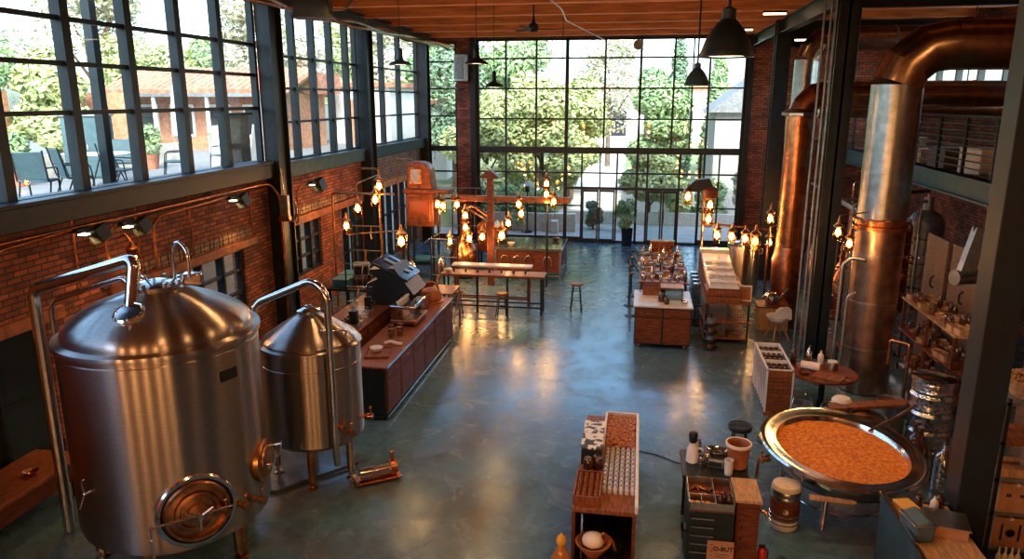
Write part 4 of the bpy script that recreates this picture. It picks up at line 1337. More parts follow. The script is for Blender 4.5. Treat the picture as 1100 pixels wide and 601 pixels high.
def cabinet(name, label, cat, x0, x1, y0, y1, h, face, n, topm='woodh', bodym='wood', drawers=True, over=.03, casters=False):
    """floor cabinet; face '+x' or '-y' carries n doors with a drawer above each"""
    t = thing(name, label, cat, (x0, y0, 0))
    w, d = x1 - x0, y1 - y0
    z0 = .1
    MB().bb(0, w, 0, d, z0, h - .04).build('body', M['black'], t)  # wooden carcass coloured black to draw the shaded gaps between doors
    MB().bb(-over, w + over, -over, d + over, h - .04, h).build('worktop', M[topm], t, bev=.008)
    if not casters:
        MB().bb(.03, w - .03, .03, d - .03, 0, z0).build('plinth', M['black'], t)
    else:
        for a in (.12, w - .12):
            for b in (.12, d - .12):
                c = MB().cyl((a - .02, b, .05), (a + .02, b, .05), .05, n=16).bb(a - .035, a + .035, b - .035, b + .035, .085, .1)
                c.build('caster', M['woodl'], t)
    L_ = d if face == '+x' else w
    for i in range(n):
        a, b = L_ * i / n + .02, L_ * (i + 1) / n - .02
        zt = h - .07
        zd = h - .27 if drawers else zt

        def slab(a, b, za, zb, off=.018):
            if face == '+x':
                return MB().bb(w, w + off, a, b, za, zb).bb(w + off, w + off + .008, a + .04, b - .04, za + .04, zb - .04)
            return MB().bb(a, b, -off, 0, za, zb).bb(a + .04, b - .04, -off - .008, -off, za + .04, zb - .04)
        dd = slab(a, b, z0 + .02, zd - .01).build('cabinet_door', M[bodym], t)
        kz = zd - .12
        c = (b - .05)
        kb = MB().tube([(w + .02, c, kz - .05), (w + .05, c, kz - .05), (w + .05, c, kz + .05), (w + .02, c, kz + .05)] if face == '+x' else
                       [(c, -.02, kz - .05), (c, -.05, kz - .05), (c, -.05, kz + .05), (c, -.02, kz + .05)], .007, 6)
        kb.build('handle', M['chrome'], dd)
        if drawers:
            dr = slab(a, b, zd + .01, zt).build('drawer', M[bodym], t)
            c = (a + b) / 2
            kz = (zd + zt) / 2
            (MB().tube([(w + .02, c - .05, kz), (w + .05, c - .05, kz), (w + .05, c + .05, kz), (w + .02, c + .05, kz)], .007, 6) if face == '+x' else
             MB().tube([(c - .05, -.02, kz), (c - .05, -.05, kz), (c + .05, -.05, kz), (c + .05, -.02, kz)], .007, 6)).build('handle', M['chrome'], dr)
    return t


def table(name, label, cat, x0, x1, y0, y1, h, topm='woodh', legm='black', tt=.05, lw=.05, cross=True, group=None):
    t = thing(name, label, cat, (x0, y0, 0), 0, group)
    w, d = x1 - x0, y1 - y0
    MB().bb(0, w, 0, d, h - tt, h).build('tabletop', M[topm], t, bev=.01)
    e = .06
    for a in (e, w - e - lw):
        for b in (e, d - e - lw):
            MB().bb(a, a + lw, b, b + lw, 0, h - tt).build('leg', M[legm], t)
    if cross:
        MB().bb(e, w - e, e + .01, e + .03, .18, .22).build('stretcher', M[legm], t)
        MB().bb(e, w - e, d - e - .03, d - e - .01, .18, .22).build('stretcher', M[legm], t)
    return t


def stool(name, label, x, y, h, r=.17, seatm='woodh', legm='grey', group=None, ring=.3):
    t = thing(name, label, 'stool', (x, y, 0), 0, group)
    MB().lathe([(r * .9, h - .045), (r, h - .035), (r, h - .01), (r * .93, h), (.01, h - .004)], n=28).build('seat', M[seatm], t)
    for k in range(4):
        a = pi / 4 + k * pi / 2
        MB().tube([(cos(a) * r * .65, sin(a) * r * .65, h - .045), (cos(a) * r * 1.15, sin(a) * r * 1.15, 0)], .013, 8).build('leg', M[legm], t)
    for z in (ring, ring + .22):
        q = r * (.65 + .5 * (1 - z / h)) - .012
        MB().tube([(cos(a) * q, sin(a) * q, z) for a in [i * pi / 10 for i in range(21)]], .009, 6).build('footrest', M[legm], t)
    return t


def jar(x, y, z, r, h, label, m='jar', lidm='bronze', group=None, fill=None):
    t = thing('glass_jar', label, 'jar', (x, y, z), 0, group)
    MB().lathe([(r * .9, 0), (r, .01), (r, h * .75), (r * .8, h * .85), (r * .8, h * .88)], n=16).build('body', M[m], t)
    MB().lathe([(r * .85, h * .86), (r * .85, h), (.005, h)], n=16).build('lid', M[lidm], t)
    if fill:
        MB().lathe([(r * .85, .012), (r * .9, .02), (r * .9, h * .6), (.005, h * .6)], n=16).build('contents', M[fill], t)
    return t


def bottle(x, y, z, r, h, label, m='bottle', group=None, capm='bronze'):
    t = thing('bottle', label, 'bottle', (x, y, z), 0, group)
    MB().lathe([(r * .9, 0), (r, .01), (r, h * .58), (r * .8, h * .68), (r * .34, h * .78), (r * .32, h * .95)], n=14).build('body', M[m], t)
    MB().lathe([(r * .38, h * .94), (r * .38, h), (.003, h)], n=10).build('cap', M[capm], t)
    return t


def bowl(x, y, z, r, h, label, m='copper', group=None, name='bowl', cat='bowl'):
    o = MB().lathe([(r * .4, 0), (r * .7, h * .3), (r * .92, h * .75), (r, h), (r * .95, h), (r * .86, h * .75), (r * .62, h * .32), (.01, h * .12)], n=28).build(name, M[m], loc=(x, y, z))
    return tag(o, label, cat, group)


def crate(x, y, z, w, d, h, label, m='wood', group=None, rz=0, name='wooden_crate', cat='crate'):
    t = thing(name, label, cat, (x, y, z), rz, group)
    MB().bb(-w / 2, w / 2, -d / 2, d / 2, 0, .02).build('bottom', M[m], t)
    for s in (-1, 1):
        MB().bb(-w / 2, w / 2, s * d / 2 - .012, s * d / 2 + .012, 0, h).build('side_panel', M[m], t)
        MB().bb(s * w / 2 - .012, s * w / 2 + .012, -d / 2, d / 2, 0, h).build('end_panel', M[m], t)
    return t


# ------------------------------------------------------------------ long wooden counter on the left
ct = cabinet('wooden_counter', 'long dark wooden counter with doors behind the smaller tank', 'counter', -4.95, -4.2, 11.6, 16.3, 1.0, '+x', 6)
b = MB()
b.tube([(.02, -.03, .14), (.73, -.03, .9)], .012, 6)
b.bb(0, .03, -.045, -.01, .05, .96).bb(.72, .75, -.045, -.01, .05, .96).bb(0, .75, -.045, -.01, .05, .09)
b.build('end_brace', M['black'], ct)
MB().bb(.745, .79, 0, 4.7, .06, .1).bb(.76, .79, 0, 4.7, .955, .995).build('edge_rail', M['chrome'], ct)
t = thing('metal_rack', 'open angular metal rack at far end of the long counter', 'rack', (-4.55, 16.75, 0))
for s in (-1, 1):
    MB().tube([(.3 * s, -.3, 0), (.3 * s, -.3, 1.02), (.3 * s, .5, 1.02), (.3 * s, .5, 0)], .018, 8, .03).build('side_frame', M['grey'], t)
    MB().tube([(.3 * s, -.3, .1), (.3 * s, .5, .9)], .012, 6).build('brace', M['grey'], t)
MB().bb(-.3, .3, -.3, .5, .4, .42).build('shelf', M['grey'], t)
MB().bb(-.32, .32, -.32, .52, 1.02, 1.05).build('top', M['woodh'], t)

bc = cabinet('back_cabinet', 'tall drawer cabinet standing behind the long counter', 'cabinet', -6.0, -5.15, 12.5, 15.6, 1.22, '+x', 4, topm='wood')
t = thing('roasting_hopper', 'dark machine with tilted glossy blue-black lid on cabinet', 'machine', (-5.0, 14.2, 1.0), R(0))
t.location = (-5.2, 15.07, 1.22)
MB().prism([(-.45, 0), (.5, 0), (.55, .3), (.2, .75), (-.45, .45)], -.42, .42, m=UX).build('body', M['black'], t, bev=.01)
MB().prism([(.62, .26), (.2, .82), (-.35, .78), (-.1, .5), (.3, .22)][:4], -.46, .46, m=UX).build('hood', M['black'], t)
ld = MB().box((.1, 0, .74), (.86, .98, .06), m=Matrix.Rotation(R(26), 3, 'Y'))
ld.build('lid', mat('glossy_dark_panel', (.03, .05, .06), .12, .5, noise=.2), t, bev=.015)
MB().box((.12, 0, .785), (.62, .12, .015), m=Matrix.Rotation(R(26), 3, 'Y')).build('slot', M['grey'], t)
MB().box((.12, .3, .785), (.62, .04, .02), m=Matrix.Rotation(R(26), 3, 'Y')).build('lid_handle', M['chrome'], t)
t = thing('espresso_machine', 'bronze espresso machine on the long counter below the dark lid', 'coffee machine', (-4.6, 14.3, 1.0))
MB().bb(-.27, .27, -.42, .42, .06, .14).build('base', M['bronze'], t, bev=.01)
MB().bb(-.27, .0, -.4, .4, .14, .4).build('body', M['bronze'], t, bev=.02)
MB().bb(-.27, .24, -.42, .42, .36, .44).build('top', M['chrome'], t, bev=.02)
for y in (-.22, .22):
    g = MB().cyl((.12, y, .36), (.12, y, .27), .045, n=16).build('group_head', M['chrome'], t)
    MB().cyl((.12, y, .25), (.34, y, .23), .014, n=8).build('portafilter', M['black'], g)
for y in (-.38, .38):
    MB().cyl((.2, y, 0), (.2, y, .06), .03, n=10).build('foot', M['black'], t)
    MB().tube([(.1, y, .36), (.2, y, .33), (.22, y, .18)], .008, 6).build('steam_wand', M['chrome'], t)
    MB().cyl((-.2, y, 0), (-.2, y, .06), .03, n=10).build('foot', M['black'], t)
for i in range(6):
    bowl(-4.72 + .0 * i, 13.98 + .125 * i, 1.44, .04, .06, 'small white cup on espresso machine, %s from the near end' % nth(i), 'white', 'cups on the espresso machine', 'coffee_cup', 'cup')
for i, (x, y) in enumerate(((-4.62, 13.2), (-4.5, 13.36), (-4.7, 13.45), (-4.55, 13.58))):
    jar(x, y, 1.0, .06, .17, ['nearest of four glass jars beside espresso machine', 'front glass jar second of four beside espresso machine', 'back glass jar by the wall side of espresso machine', 'glass jar touching the espresso machine front'][i], fill='food', group='jars on the long counter')
t = thing('serving_tray', 'wooden tray near the front end of the long counter', 'tray', (-4.55, 12.25, 1.0), R(12))
MB().bb(-.22, .22, -.28, .28, 0, .015).bb(-.22, .22, -.28, -.265, 0, .04).bb(-.22, .22, .265, .28, 0, .04).bb(-.22, -.205, -.28, .28, 0, .04).bb(.205, .22, -.28, .28, 0, .04).build('board', M['woodh'], t)
bowl(-4.6, 12.3, 1.016, .12, .09, 'white bowl resting in the wooden tray', 'white')
o = MB().tube([(-.15, 0, .02), (-.05, .05, .05), (.1, -.03, .04), (.18, .03, .02)], .03, 8, .05).build('folded_cloth', M['paper'], loc=(-4.45, 12.75, 1.01))
tag(o, 'pale twisted cloth on counter beyond the tray', 'cloth')
for i in range(5):
    bottle(-5.05 + .0 * i - .35, 12.7 + .14 * i, 1.22, .045, .26, 'dark bottle on tall drawer cabinet, %s from the near end' % nth(i), group='bottles on the drawer cabinet')
t = thing('mesh_basket', 'black wire basket on tall drawer cabinet', 'basket', (-5.4, 13.55, 1.22))
for k in range(5):
    z = .02 + k * .05
    MB().tube([(-.15, -.15, z), (.15, -.15, z), (.15, .15, z), (-.15, .15, z), (-.15, -.15, z)], .006, 6).build('wire_hoop', M['chrome'], t)
for a in (-.15, .15):
    for b_ in (-.15, .15):
        MB().cyl((a, b_, 0), (a, b_, .23), .006, n=6).build('corner_wire', M['chrome'], t)
t = thing('wooden_box', 'reddish open wooden box behind espresso machine on counter', 'box', (-4.72, 15.2, 1.0))
MB().bb(-.2, .2, -.35, .35, 0, .02).bb(-.2, -.18, -.35, .35, 0, .26).bb(.18, .2, -.35, .35, 0, .26).bb(-.2, .2, -.35, -.33, 0, .26).bb(-.2, .2, .33, .35, 0, .26).build('body', M['woodh'], t)
t = thing('leather_bag', 'tan leather bag with folded flap at far end of counter', 'bag', (-4.6, 15.95, 1.0), R(15))
MB().lathe([(.16, 0), (.24, .05), (.25, .16), (.2, .26), (.1, .3), (.01, .31)], n=24).build('body', M['leather'], t)
MB().tube([(-.2, 0, .2), (-.15, 0, .42), (.1, 0, .46), (.2, 0, .22)], .02, 8, .12).build('handle', M['leather'], t)
MB().lathe([(.3, .0), (.3, .02), (.01, .03)], (0, -.05, 0), 24).build('flap', M['leather'], t)

# dark work clutter behind the counter
wb = table('work_table', 'dark metal work table behind the hopper by the brick wall', 'table', -7.6, -6.2, 16.95, 18.3, .9, 'black', 'black')
for i, (x, y, lb) in enumerate([(-7.3, 17.4, 'blue plastic box on the dark metal work table'), (-7.35, 18.0, 'second blue box farther back on dark work table')]):
    o = MB().bb(-.2, .2, -.25, .25, 0, .18).bb(-.22, .22, -.27, .27, .18, .2).build('storage_box', M['blue'], loc=(x, y, .9), bev=.01)
    tag(o, lb, 'box', 'blue boxes on work table')
for i in range(4):
    bottle(-6.95 + .15 * i, 17.25, .9, .05, .32, 'dark bottle on metal work table, %s from the left' % nth(i), group='bottles on the metal work table')


def side_chair(x, y, rz, label, m='wood'):
    t = thing('wooden_chair', label, 'chair', (x, y, 0), rz, 'dark chairs at the left')
    MB().bb(-.21, .21, -.21, .21, .43, .46).build('seat', M[m], t, bev=.01)
    MB().bb(-.2, .2, .19, .215, .62, .95).build('backrest', M[m], t, bev=.01)
    for a in (-1, 1):
        MB().bb(a * .19 - .015, a * .19 + .015, -.2, -.17, 0, .43).build('leg', M[m], t)
        MB().bb(a * .19 - .015, a * .19 + .015, .18, .21, 0, .95).build('leg', M[m], t)
    return t


ch = side_chair(-5.7, 17.2, R(120), 'dark wooden chair behind far end of the long counter')
dup(ch, (-7.0, 20.2, 0), R(40), 'dark wooden chair below the copper oven, left side')
dup(ch, (-5.3, 18.0, 0), R(200), 'dark wooden chair left of the standing table')
t = thing('milk_churn', 'cream enamel churn standing behind the leather bag', 'churn', (-5.75, 17.9, 0))
MB().lathe([(.2, 0), (.22, .03), (.22, .55), (.14, .68), (.12, .78), (.15, .8)], n=24).build('body', M['cream'], t)
MB().lathe([(.15, .8), (.13, .84), (.03, .86), (.03, .9), (.01, .9)], n=20).build('lid', M['white'], t)
MB().tube([(.14, 0, .66), (.27, 0, .68), (.25, 0, .5), (.22, 0, .48)], .012, 6, .03).build('handle', M['grey'], t)
t.scale = (1.15, 1.15, 1.25)

def scaffold(x, y, w, h_, label, n=3):
    t = thing('pipe_scaffold', label, 'frame', (x, y, 0), 0, 'dark pipe scaffolds at the left')
    for a in (0, w):
        MB().tube([(a, 0, 0), (a, 0, h_)], .022, 8).build('upright', M['black'], t)
        MB().lathe([(.06, 0), (.06, .015), (.02, .02)], (a, 0, 0), 12).build('foot', M['black'], t)
    for k in range(n):
        z = h_ * (k + 1) / n - .05
        MB().tube([(0, 0, z), (w, 0, z)], .016, 7).build('crossbar', M['grey'], t)
        MB().tube([(w * (.25 + .2 * k), 0, z), (w * (.25 + .2 * k), -.1, z - .2), (w * (.3 + .2 * k), -.12, z - .35)], .014, 6, .05).build('branch_pipe', M['bronze'], t)
    return t


scaffold(-7.9, 19.6, .9, 2.1, 'dark pipe scaffold against the wall left of the copper oven')
scaffold(-6.9, 16.6, .7, 1.7, 'dark pipe scaffold behind the tall drawer cabinet')
scaffold(-5.9, 20.6, .8, 1.6, 'dark pipe scaffold in front of the copper oven legs')
scaffold(-6.3, 24.8, 1.0, 2.6, 'tall dark pipe scaffold before the left back corner window', 4)


def grinder(x, y, z, label, m='black'):
    t = thing('coffee_grinder', label, 'grinder', (x, y, z), 0, 'coffee grinders at the left')
    MB().bb(-.09, .12, -.09, .09, 0, .03).build('base', M['grey'], t)
    MB().bb(-.07, .07, -.07, .07, .03, .3).build('body', M[m], t, bev=.01)
    MB().lathe([(.04, .3), (.1, .42), (.1, .5), (.02, .52)], n=18).build('hopper', M['jar'], t)
    MB().tube([(.07, 0, .22), (.13, 0, .2), (.13, 0, .14)], .015, 7).build('spout', M['chrome'], t)
    return t


g0 = grinder(-5.35, 13.15, 1.22, 'black coffee grinder on drawer cabinet beside the wire basket')
dup(g0, (-5.45, 14.2, 1.22), .3, 'black coffee grinder on drawer cabinet close before the hopper')
dup(g0, (-6.55, 17.4, .9), -.3, 'black coffee grinder on the dark metal work table')
t = thing('round_tray', 'round wooden tray with rim on drawer cabinet near end', 'tray', (-5.75, 12.95, 1.22))
MB().lathe([(.2, 0), (.22, .01), (.23, .05), (.215, .05), (.2, .02), (.01, .015)], n=32).build('tray', M['woodl'], t)
for i, (x, y, w, h_, m, lb) in enumerate(((-6.47, 18.05, .5, .35, 'chrome', 'polished machine box on the far end of dark work table'), (-6.95, 17.78, .4, .5, 'grey', 'grey machine box in the middle of dark work table'))):
    t = thing('control_unit', lb, 'machine', (x, y, .9), .3, 'machine boxes on the work table')
    MB().bb(-w / 2, w / 2, -.2, .2, .02, h_).build('housing', M[m], t, bev=.02)
    MB().bb(-w / 2 + .04, w / 2 - .04, -.21, -.2, h_ * .5, h_ - .05).build('front_plate', M['navy'], t)
    for k in range(3):
        MB().cyl((-w / 4 + k * w / 4, -.23, h_ * .25), (-w / 4 + k * w / 4, -.2, h_ * .25), .02, n=10).build('knob', M['chrome'], t)
    for a in (-1, 1):
        MB().cyl((a * w / 3, 0, 0), (a * w / 3, 0, .02), .03, n=8).build('foot', M['dark'], t)
for i, (x, y, h_) in enumerate(((-6.2, 19.6, 1.1), (-5.75, 21.0, .9), (-7.5, 23.2, 1.4))):
    t = thing('stainless_cylinder', ['shiny upright cylinder in front of copper oven, nearest', 'shiny upright cylinder below right side of copper oven', 'shiny upright cylinder by the far left windows'][i], 'cylinder', (x, y, 0), 0, 'shiny cylinders by the oven')
    MB().lathe([(.14, .0), (.15, .05), (.15, h_ * .8), (.1, h_ * .93), (.04, h_)], n=24).build('body', M['chrome'], t)
    MB().cyl((0, 0, h_), (0, 0, h_ + .1), .03, n=10).build('valve', M['bronze'], t)
    MB().tube([(0, 0, h_ + .06), (.15, 0, h_ + .1), (.2, 0, h_ * .6)], .012, 6, .05).build('hose', M['black'], t)

# copper oven on black stand
t = thing('copper_oven', 'arched copper oven on a black stand near left back corner', 'oven', (-6.5, 22.0, 0))
MB().bb(-.45, .4, -.35, .35, 1.72, 2.72).build('firebox', M['oven'], t, bev=.02)
MB().bb(-.52, .9, -.4, .4, 2.72, 2.86).build('shelf', M['oven'], t, bev=.02)
pts = [(-.42, 2.86), (-.42, 3.55), (-.3, 3.66), (0, 3.66), (.18, 3.6), (.3, 3.45), (.36, 2.86)]
fr = [(-.3, 2.95), (-.3, 3.5), (-.05, 3.5), (-.02, 2.95)]
MB().prism(pts, -.3, .3, m=UX).build('arched_hood', M['oven'], t, bev=.02)
MB().bb(-.34, .06, -.33, -.29, 3.0, 3.5).build('hood_window_frame', M['copper'], t, bev=.01)
MB().bb(-.28, .0, -.345, -.33, 3.05, 3.45).build('hood_window', M['cream'], t)
d = MB().bb(-.38, .32, -.39, -.35, 1.85, 2.6).build('oven_door', M['oven'], t, bev=.02)
MB().tube([(.26, -.4, 2.1), (.26, -.46, 2.1), (.26, -.46, 2.35), (.26, -.4, 2.35)], .012, 6).build('handle', M['bronze'], d)
MB().bb(-.3, .24, -.4, -.39, 2.15, 2.5).build('door_glass', mat('ember_glass', (.3, .05, .02), .2, emit=(1, .15, .03), estr=.1), d)
for a in (-.43, .37):
    for b_ in (-.3, .3):
        MB().bb(a - .03, a + .03, b_ - .03, b_ + .03, 0, 1.72).build('leg', M['black'], t)
MB().bb(-.45, .4, -.3, .3, .5, .54).build('lower_shelf', M['black'], t)
MB().tube([(-.8, 0, 0), (-.8, 0, 3.72), (-.3, 0, 3.72)], .02, 8, .05).build('side_pipe', M['bronze'], t)
MB().tube([(.55, -.2, 2.72), (.55, -.2, 1.5), (.2, -.3, 1.3), (.1, -.3, 1.2)], .03, 8, .1).build('gas_pipe', M['chrome'], t)
t = thing('blue_cylinder', 'small blue gas cylinder lying under the copper oven', 'cylinder', (-6.5, 21.9, .66))
MB().cyl((-.25, 0, 0), (.25, 0, 0), .12, n=24).build('body', M['blue'], t)
MB().cyl((.25, 0, 0), (.33, 0, 0), .03, n=12).build('valve', M['chrome'], t)
k = thing('copper_pot_still', 'round copper still beside the brick pier behind lanterns', 'still', (-5.35, 22.4, 0))
MB().lathe([(.3, 0), (.32, .05), (.32, .12)], n=24).build('base', M['black'], k)
MB().lathe([(.3, .12), (.42, .3), (.45, .7), (.38, 1.0), (.2, 1.2), (.1, 1.35), (.08, 1.8), (.1, 1.85)], n=32).build('pot', M['copper'], k)
MB().tube([(0, 0, 1.8), (0, 0, 2.15), (.3, 0, 2.3), (.9, 0, 1.9), (.95, 0, 1.2)], .05, 10, .15).build('swan_pipe', M['copper'], k)
k2 = dup(k, (-5.7, 23.7, 0), R(20), 'second copper still nearer to the square island', 'copper stills near the island', .85)
k['group'] = 'copper stills near the island'
t = thing('copper_chest', 'copper clad chest on legs between the stills', 'chest', (-4.95, 24.4, 0))
MB().bb(-.35, .35, -.3, .3, .5, 1.3).build('body', M['copperd'], t, bev=.03)
MB().prism([(-.38, 1.3), (.38, 1.3), (.25, 1.5), (-.25, 1.5)], -.33, .33, m=UX).build('lid', M['copper'], t, bev=.01)
for a in (-.3, .3):
    for b_ in (-.25, .25):
        MB().bb(a - .03, a + .03, b_ - .03, b_ + .03, 0, .5).build('leg', M['black'], t)

# standing table with stools
st = table('standing_table', 'long reddish standing table with dark legs in mid hall', 'table', -5.05, -2.3, 18.45, 19.05, 1.05, 'woodh', 'black', .06, .05)
for x in (.95, 1.75):
    MB().bb(x, x + .05, .05, .1, 0, 1.0).build('leg', M['black'], st)
t2 = table('narrow_table', 'narrow pale-topped table just behind the standing table', 'table', -4.95, -2.75, 19.25, 19.6, 1.12, 'stone', 'wood', .05, .06)
s0 = stool('bar_stool', 'round wooden bar stool at left half of standing table', -4.55, 18.15, .68, .17, 'woodh', 'black', 'bar stools in the mid hall')
dup(s0, (-3.35, 18.15, 0), R(20), 'round wooden bar stool at right half of standing table')
dup(s0, (-1.52, 19.1, 0), R(10), 'lone wooden bar stool standing in the open floor', scale=(1.05, 1.05, 1.14))
for i in range(7):
    bottle(-4.75 + i * .32, 18.75, 1.05, .03, .12, 'tiny dark bottle on standing table, %s from the left' % nth(i), group='tiny bottles on standing table')
bowl(-4.9, 18.7, 1.05, .11, .08, 'white bowl at left end of standing table', 'white')

# square island with glassy top
il = thing('square_island', 'square wooden island with glossy dark top before the doors', 'counter', (-4.4, 22.4, 0))
MB().bb(0, 2.15, 0, 1.9, .92, 1.0).build('worktop', mat('glassy_top', (.1, .13, .14), .06, .3, noise=.1), il, bev=.01)
MB().bb(.08, 2.05, .1, 1.8, .25, .92).build('body', M['wood'], il)
for a in (.03, 2.07):
    for b_ in (.03, 1.82):
        MB().bb(a, a + .05, b_, b_ + .05, 0, .92).build('leg', M['grey'], il)
MB().bb(.03, 2.12, .03, .06, .12, .16).bb(2.08, 2.12, .03, 1.87, .12, .16).build('stretcher', M['grey'], il)
for i, x in enumerate((.35, .75, 1.1, 1.7)):
    MB().tube([(x - .13, .07, .45), (x - .14, .07, .66), (x, .07, .78), (x + .14, .07, .66), (x + .13, .07, .45)], .018, 8, .1).build('arched_handle', M['chrome'], il)
bowl(-2.6, 23.8, 1.0, .14, .1, 'small copper bowl at right corner of the square island', 'copper')
bowl(-3.9, 22.8, 1.0, .12, .1, 'small white bowl on square island left side', 'white')
pb = thing('planter_box', 'dark tall planter with spiky plant between the two doors', 'planter', (-.38, 28.5, 0))
MB().lathe([(.18, 0), (.22, .7), (.2, .7), (.19, .6), (.01, .6)], n=4).build('box', M['black'], pb)
mb = MB()
for i in range(34):
    a = i * 2.4
    L_ = .45 + .3 * ((i * 7) % 5) / 5
    p = Vector((0, 0, .6))
    q = Vector((cos(a) * L_ * .5, sin(a) * L_ * .5, .6 + L_ * .8))
    e_ = Vector((cos(a) * L_, sin(a) * L_, .6 + L_ * .75))
    s = Vector((-sin(a), cos(a), 0)) * .025
    mb.add([p - s, p + s, q + s, q - s, e_], [(0, 1, 2, 3), (3, 2, 4)])
mb.build('leaves', M['leaf2'], pb, smooth=False)

# ------------------------------------------------------------------ kitchen cabinet and the cluttered bench behind
kc = cabinet('kitchen_cabinet', 'white-topped wooden cabinet on casters in the centre right', 'cabinet', .02, 1.27, 16.35, 17.75, 1.0, '-y', 2, topm='stone', casters=True)
b = MB()
for z in (.35, .65, .95):
    b.tube([(-.1, .1, z), (-.1, 1.2, z)], .012, 6)
b.build('towel_bar', M['black'], kc)
bn = table('long_bench', 'long cluttered wooden bench behind the kitchen cabinet', 'bench table', .1, 1.35, 18.6, 22.4, 1.0, 'woodh', 'black', .05, .06)
MB().bb(.05, 1.2, .1, 3.7, .3, .33).build('lower_shelf', M['wood'], bn)
rnd = random.Random(5)
items = [(.25, 16.6), (.6, 16.75), (.85, 16.6), (1.1, 16.7)]
t = thing('glass_box', 'clear glass box standing on the white cabinet top', 'glass box', (.85, 17.1, 1.0))
MB().bb(-.25, .25, -.2, .2, 0, .02).build('base', M['grey'], t)
for a, b_, c, d_ in ((-.25, .25, -.2, -.19), (-.25, .25, .19, .2), (-.25, -.24, -.2, .2), (.24, .25, -.2, .2)):
    MB().bb(a, b_, c, d_, .02, .28).build('panel', M['jar'], t)
MB().bb(-.26, .26, -.21, .21, .28, .3).build('lid', M['woodl'], t)
o = MB().bb(-.2, .2, -.13, .13, 0, .006).build('paper_sheet', M['paper'], loc=(.3, 16.85, 1.0), rz=.2)
tag(o, 'pale sheet of paper lying on left of white top', 'paper')
jar(.62, 16.75, 1.0, .08, .22, 'dark glass jar at middle front of white cabinet top', 'bottle', 'chrome')
jar(.72, 16.55, 1.0, .06, .16, 'smaller dark glass jar before the glass box', 'bottle', 'chrome')
bowl(1.12, 16.65, 1.0, .09, .07, 'little steel bowl at right front corner of white top', 'chrome')
crate(.45, 17.4, 1.0, .5, .22, .2, 'red-brown crate at back of the white cabinet top', 'woodh')
JG = 'jars and bottles on the cluttered bench'
spots = []
for r_ in range(9):
    for c_ in range(6):
        spots.append((.2 + c_ * .2 + rnd.uniform(-.04, .04), 18.75 + r_ * .42 + rnd.uniform(-.1, .1)))
proto = {}
kinds = ['jar', 'bottle', 'bowl', 'tin', 'jar2', 'bottle2', 'box']
for i, (x, y) in enumerate(spots):
    kd = kinds[(i * 5 + i // 3) % 7]
    if kd not in proto:
        if kd == 'jar':
            p = jar(x, y, 1.0, .07, .2, '', fill='food')
        elif kd == 'jar2':
            p = jar(x, y, 1.0, .06, .28, '', 'jar', 'chrome', fill='paper')
        elif kd == 'bottle':
            p = bottle(x, y, 1.0, .045, .34, '')
        elif kd == 'bottle2':
            p = bottle(x, y, 1.0, .05, .42, '', 'silver')
        elif kd == 'bowl':
            p = bowl(x, y, 1.0, .11, .09, '', 'white')
        elif kd == 'tin':
            p = thing('storage_tin', '', 'tin', (x, y, 1.0))
            MB().lathe([(.07, 0), (.075, .01), (.075, .16), (.07, .17)], n=18).build('body', M['copper'], p)
            MB().lathe([(.078, .16), (.078, .19), (.005, .195)], n=18).build('lid', M['bronze'], p)
        else:
            p = thing('wooden_box', '', 'box', (x, y, 1.0))
            MB().bb(-.09, .09, -.12, .12, 0, .14).build('body', M['woodl'], p, bev=.005)
            MB().bb(-.095, .095, -.125, .125, .14, .16).build('lid', M['woodh'], p, bev=.005)
        proto[kd] = p
        o = p
    else:
        o = dup(proto[kd], (x, y, 1.0), rnd.uniform(0, 3))
    o['group'] = {'jar': 'food-filled jars on the cluttered bench', 'jar2': 'pale-filled tall jars on the cluttered bench', 'bottle': 'dark bottles on the cluttered bench',
                  'bottle2': 'silvery bottles on the cluttered bench', 'bowl': 'white bowls on the cluttered bench', 'tin': 'copper tins on the cluttered bench', 'box': 'small wood boxes on the cluttered bench'}[kd]
    o['label'] = ' %s row from near end, %s from left' % (nth(i // 6), nth(i % 6))
    o['label'] = {'jar': 'jar of red-brown food on long bench', 'jar2': 'tall pale-filled jar on long bench', 'bottle': 'dark glass bottle among clutter on long bench',
                  'bottle2': 'silvery tall bottle among clutter on long bench', 'bowl': 'white bowl among clutter on long bench', 'tin': 'round copper tin among clutter on long bench', 'box': 'small pale wooden box among clutter on long bench'}[kd].replace(' among clutter', '') + o['label'].replace(' ', ', ', 1)
t = thing('shelf_riser', 'copper-coloured tall stand at far end of cluttered bench', 'stand', (.75, 22.05, 1.0))
MB().bb(-.35, .35, -.15, .15, .42, .45).build('top', M['copper'], t)
MB().bb(-.3, .3, .1, .13, .05, .42).build('panel', M['copperd'], t)
for a in (-.33, .31):
    MB().bb(a, a + .02, -.13, .13, 0, .42).build('side', M['copper'], t)
t = thing('shelf_riser', 'low wooden riser shelf across the near part of bench', 'stand', (.6, 18.35, 1.0))
t.location = (.65, 17.62, 1.0)
MB().bb(-.55, .5, -.1, .1, .24, .27).build('top', M['woodh'], t)
for a in (-.53, .47):
    MB().bb(a, a + .02, -.1, .1, 0, .24).build('side', M['wood'], t)
for i in range(5):
    bottle(.2 + i * .2, 17.62, 1.27, .04, .2, 'short silvery bottle on low wooden riser, %s from left' % nth(i), 'silver', 'bottles on the low riser')
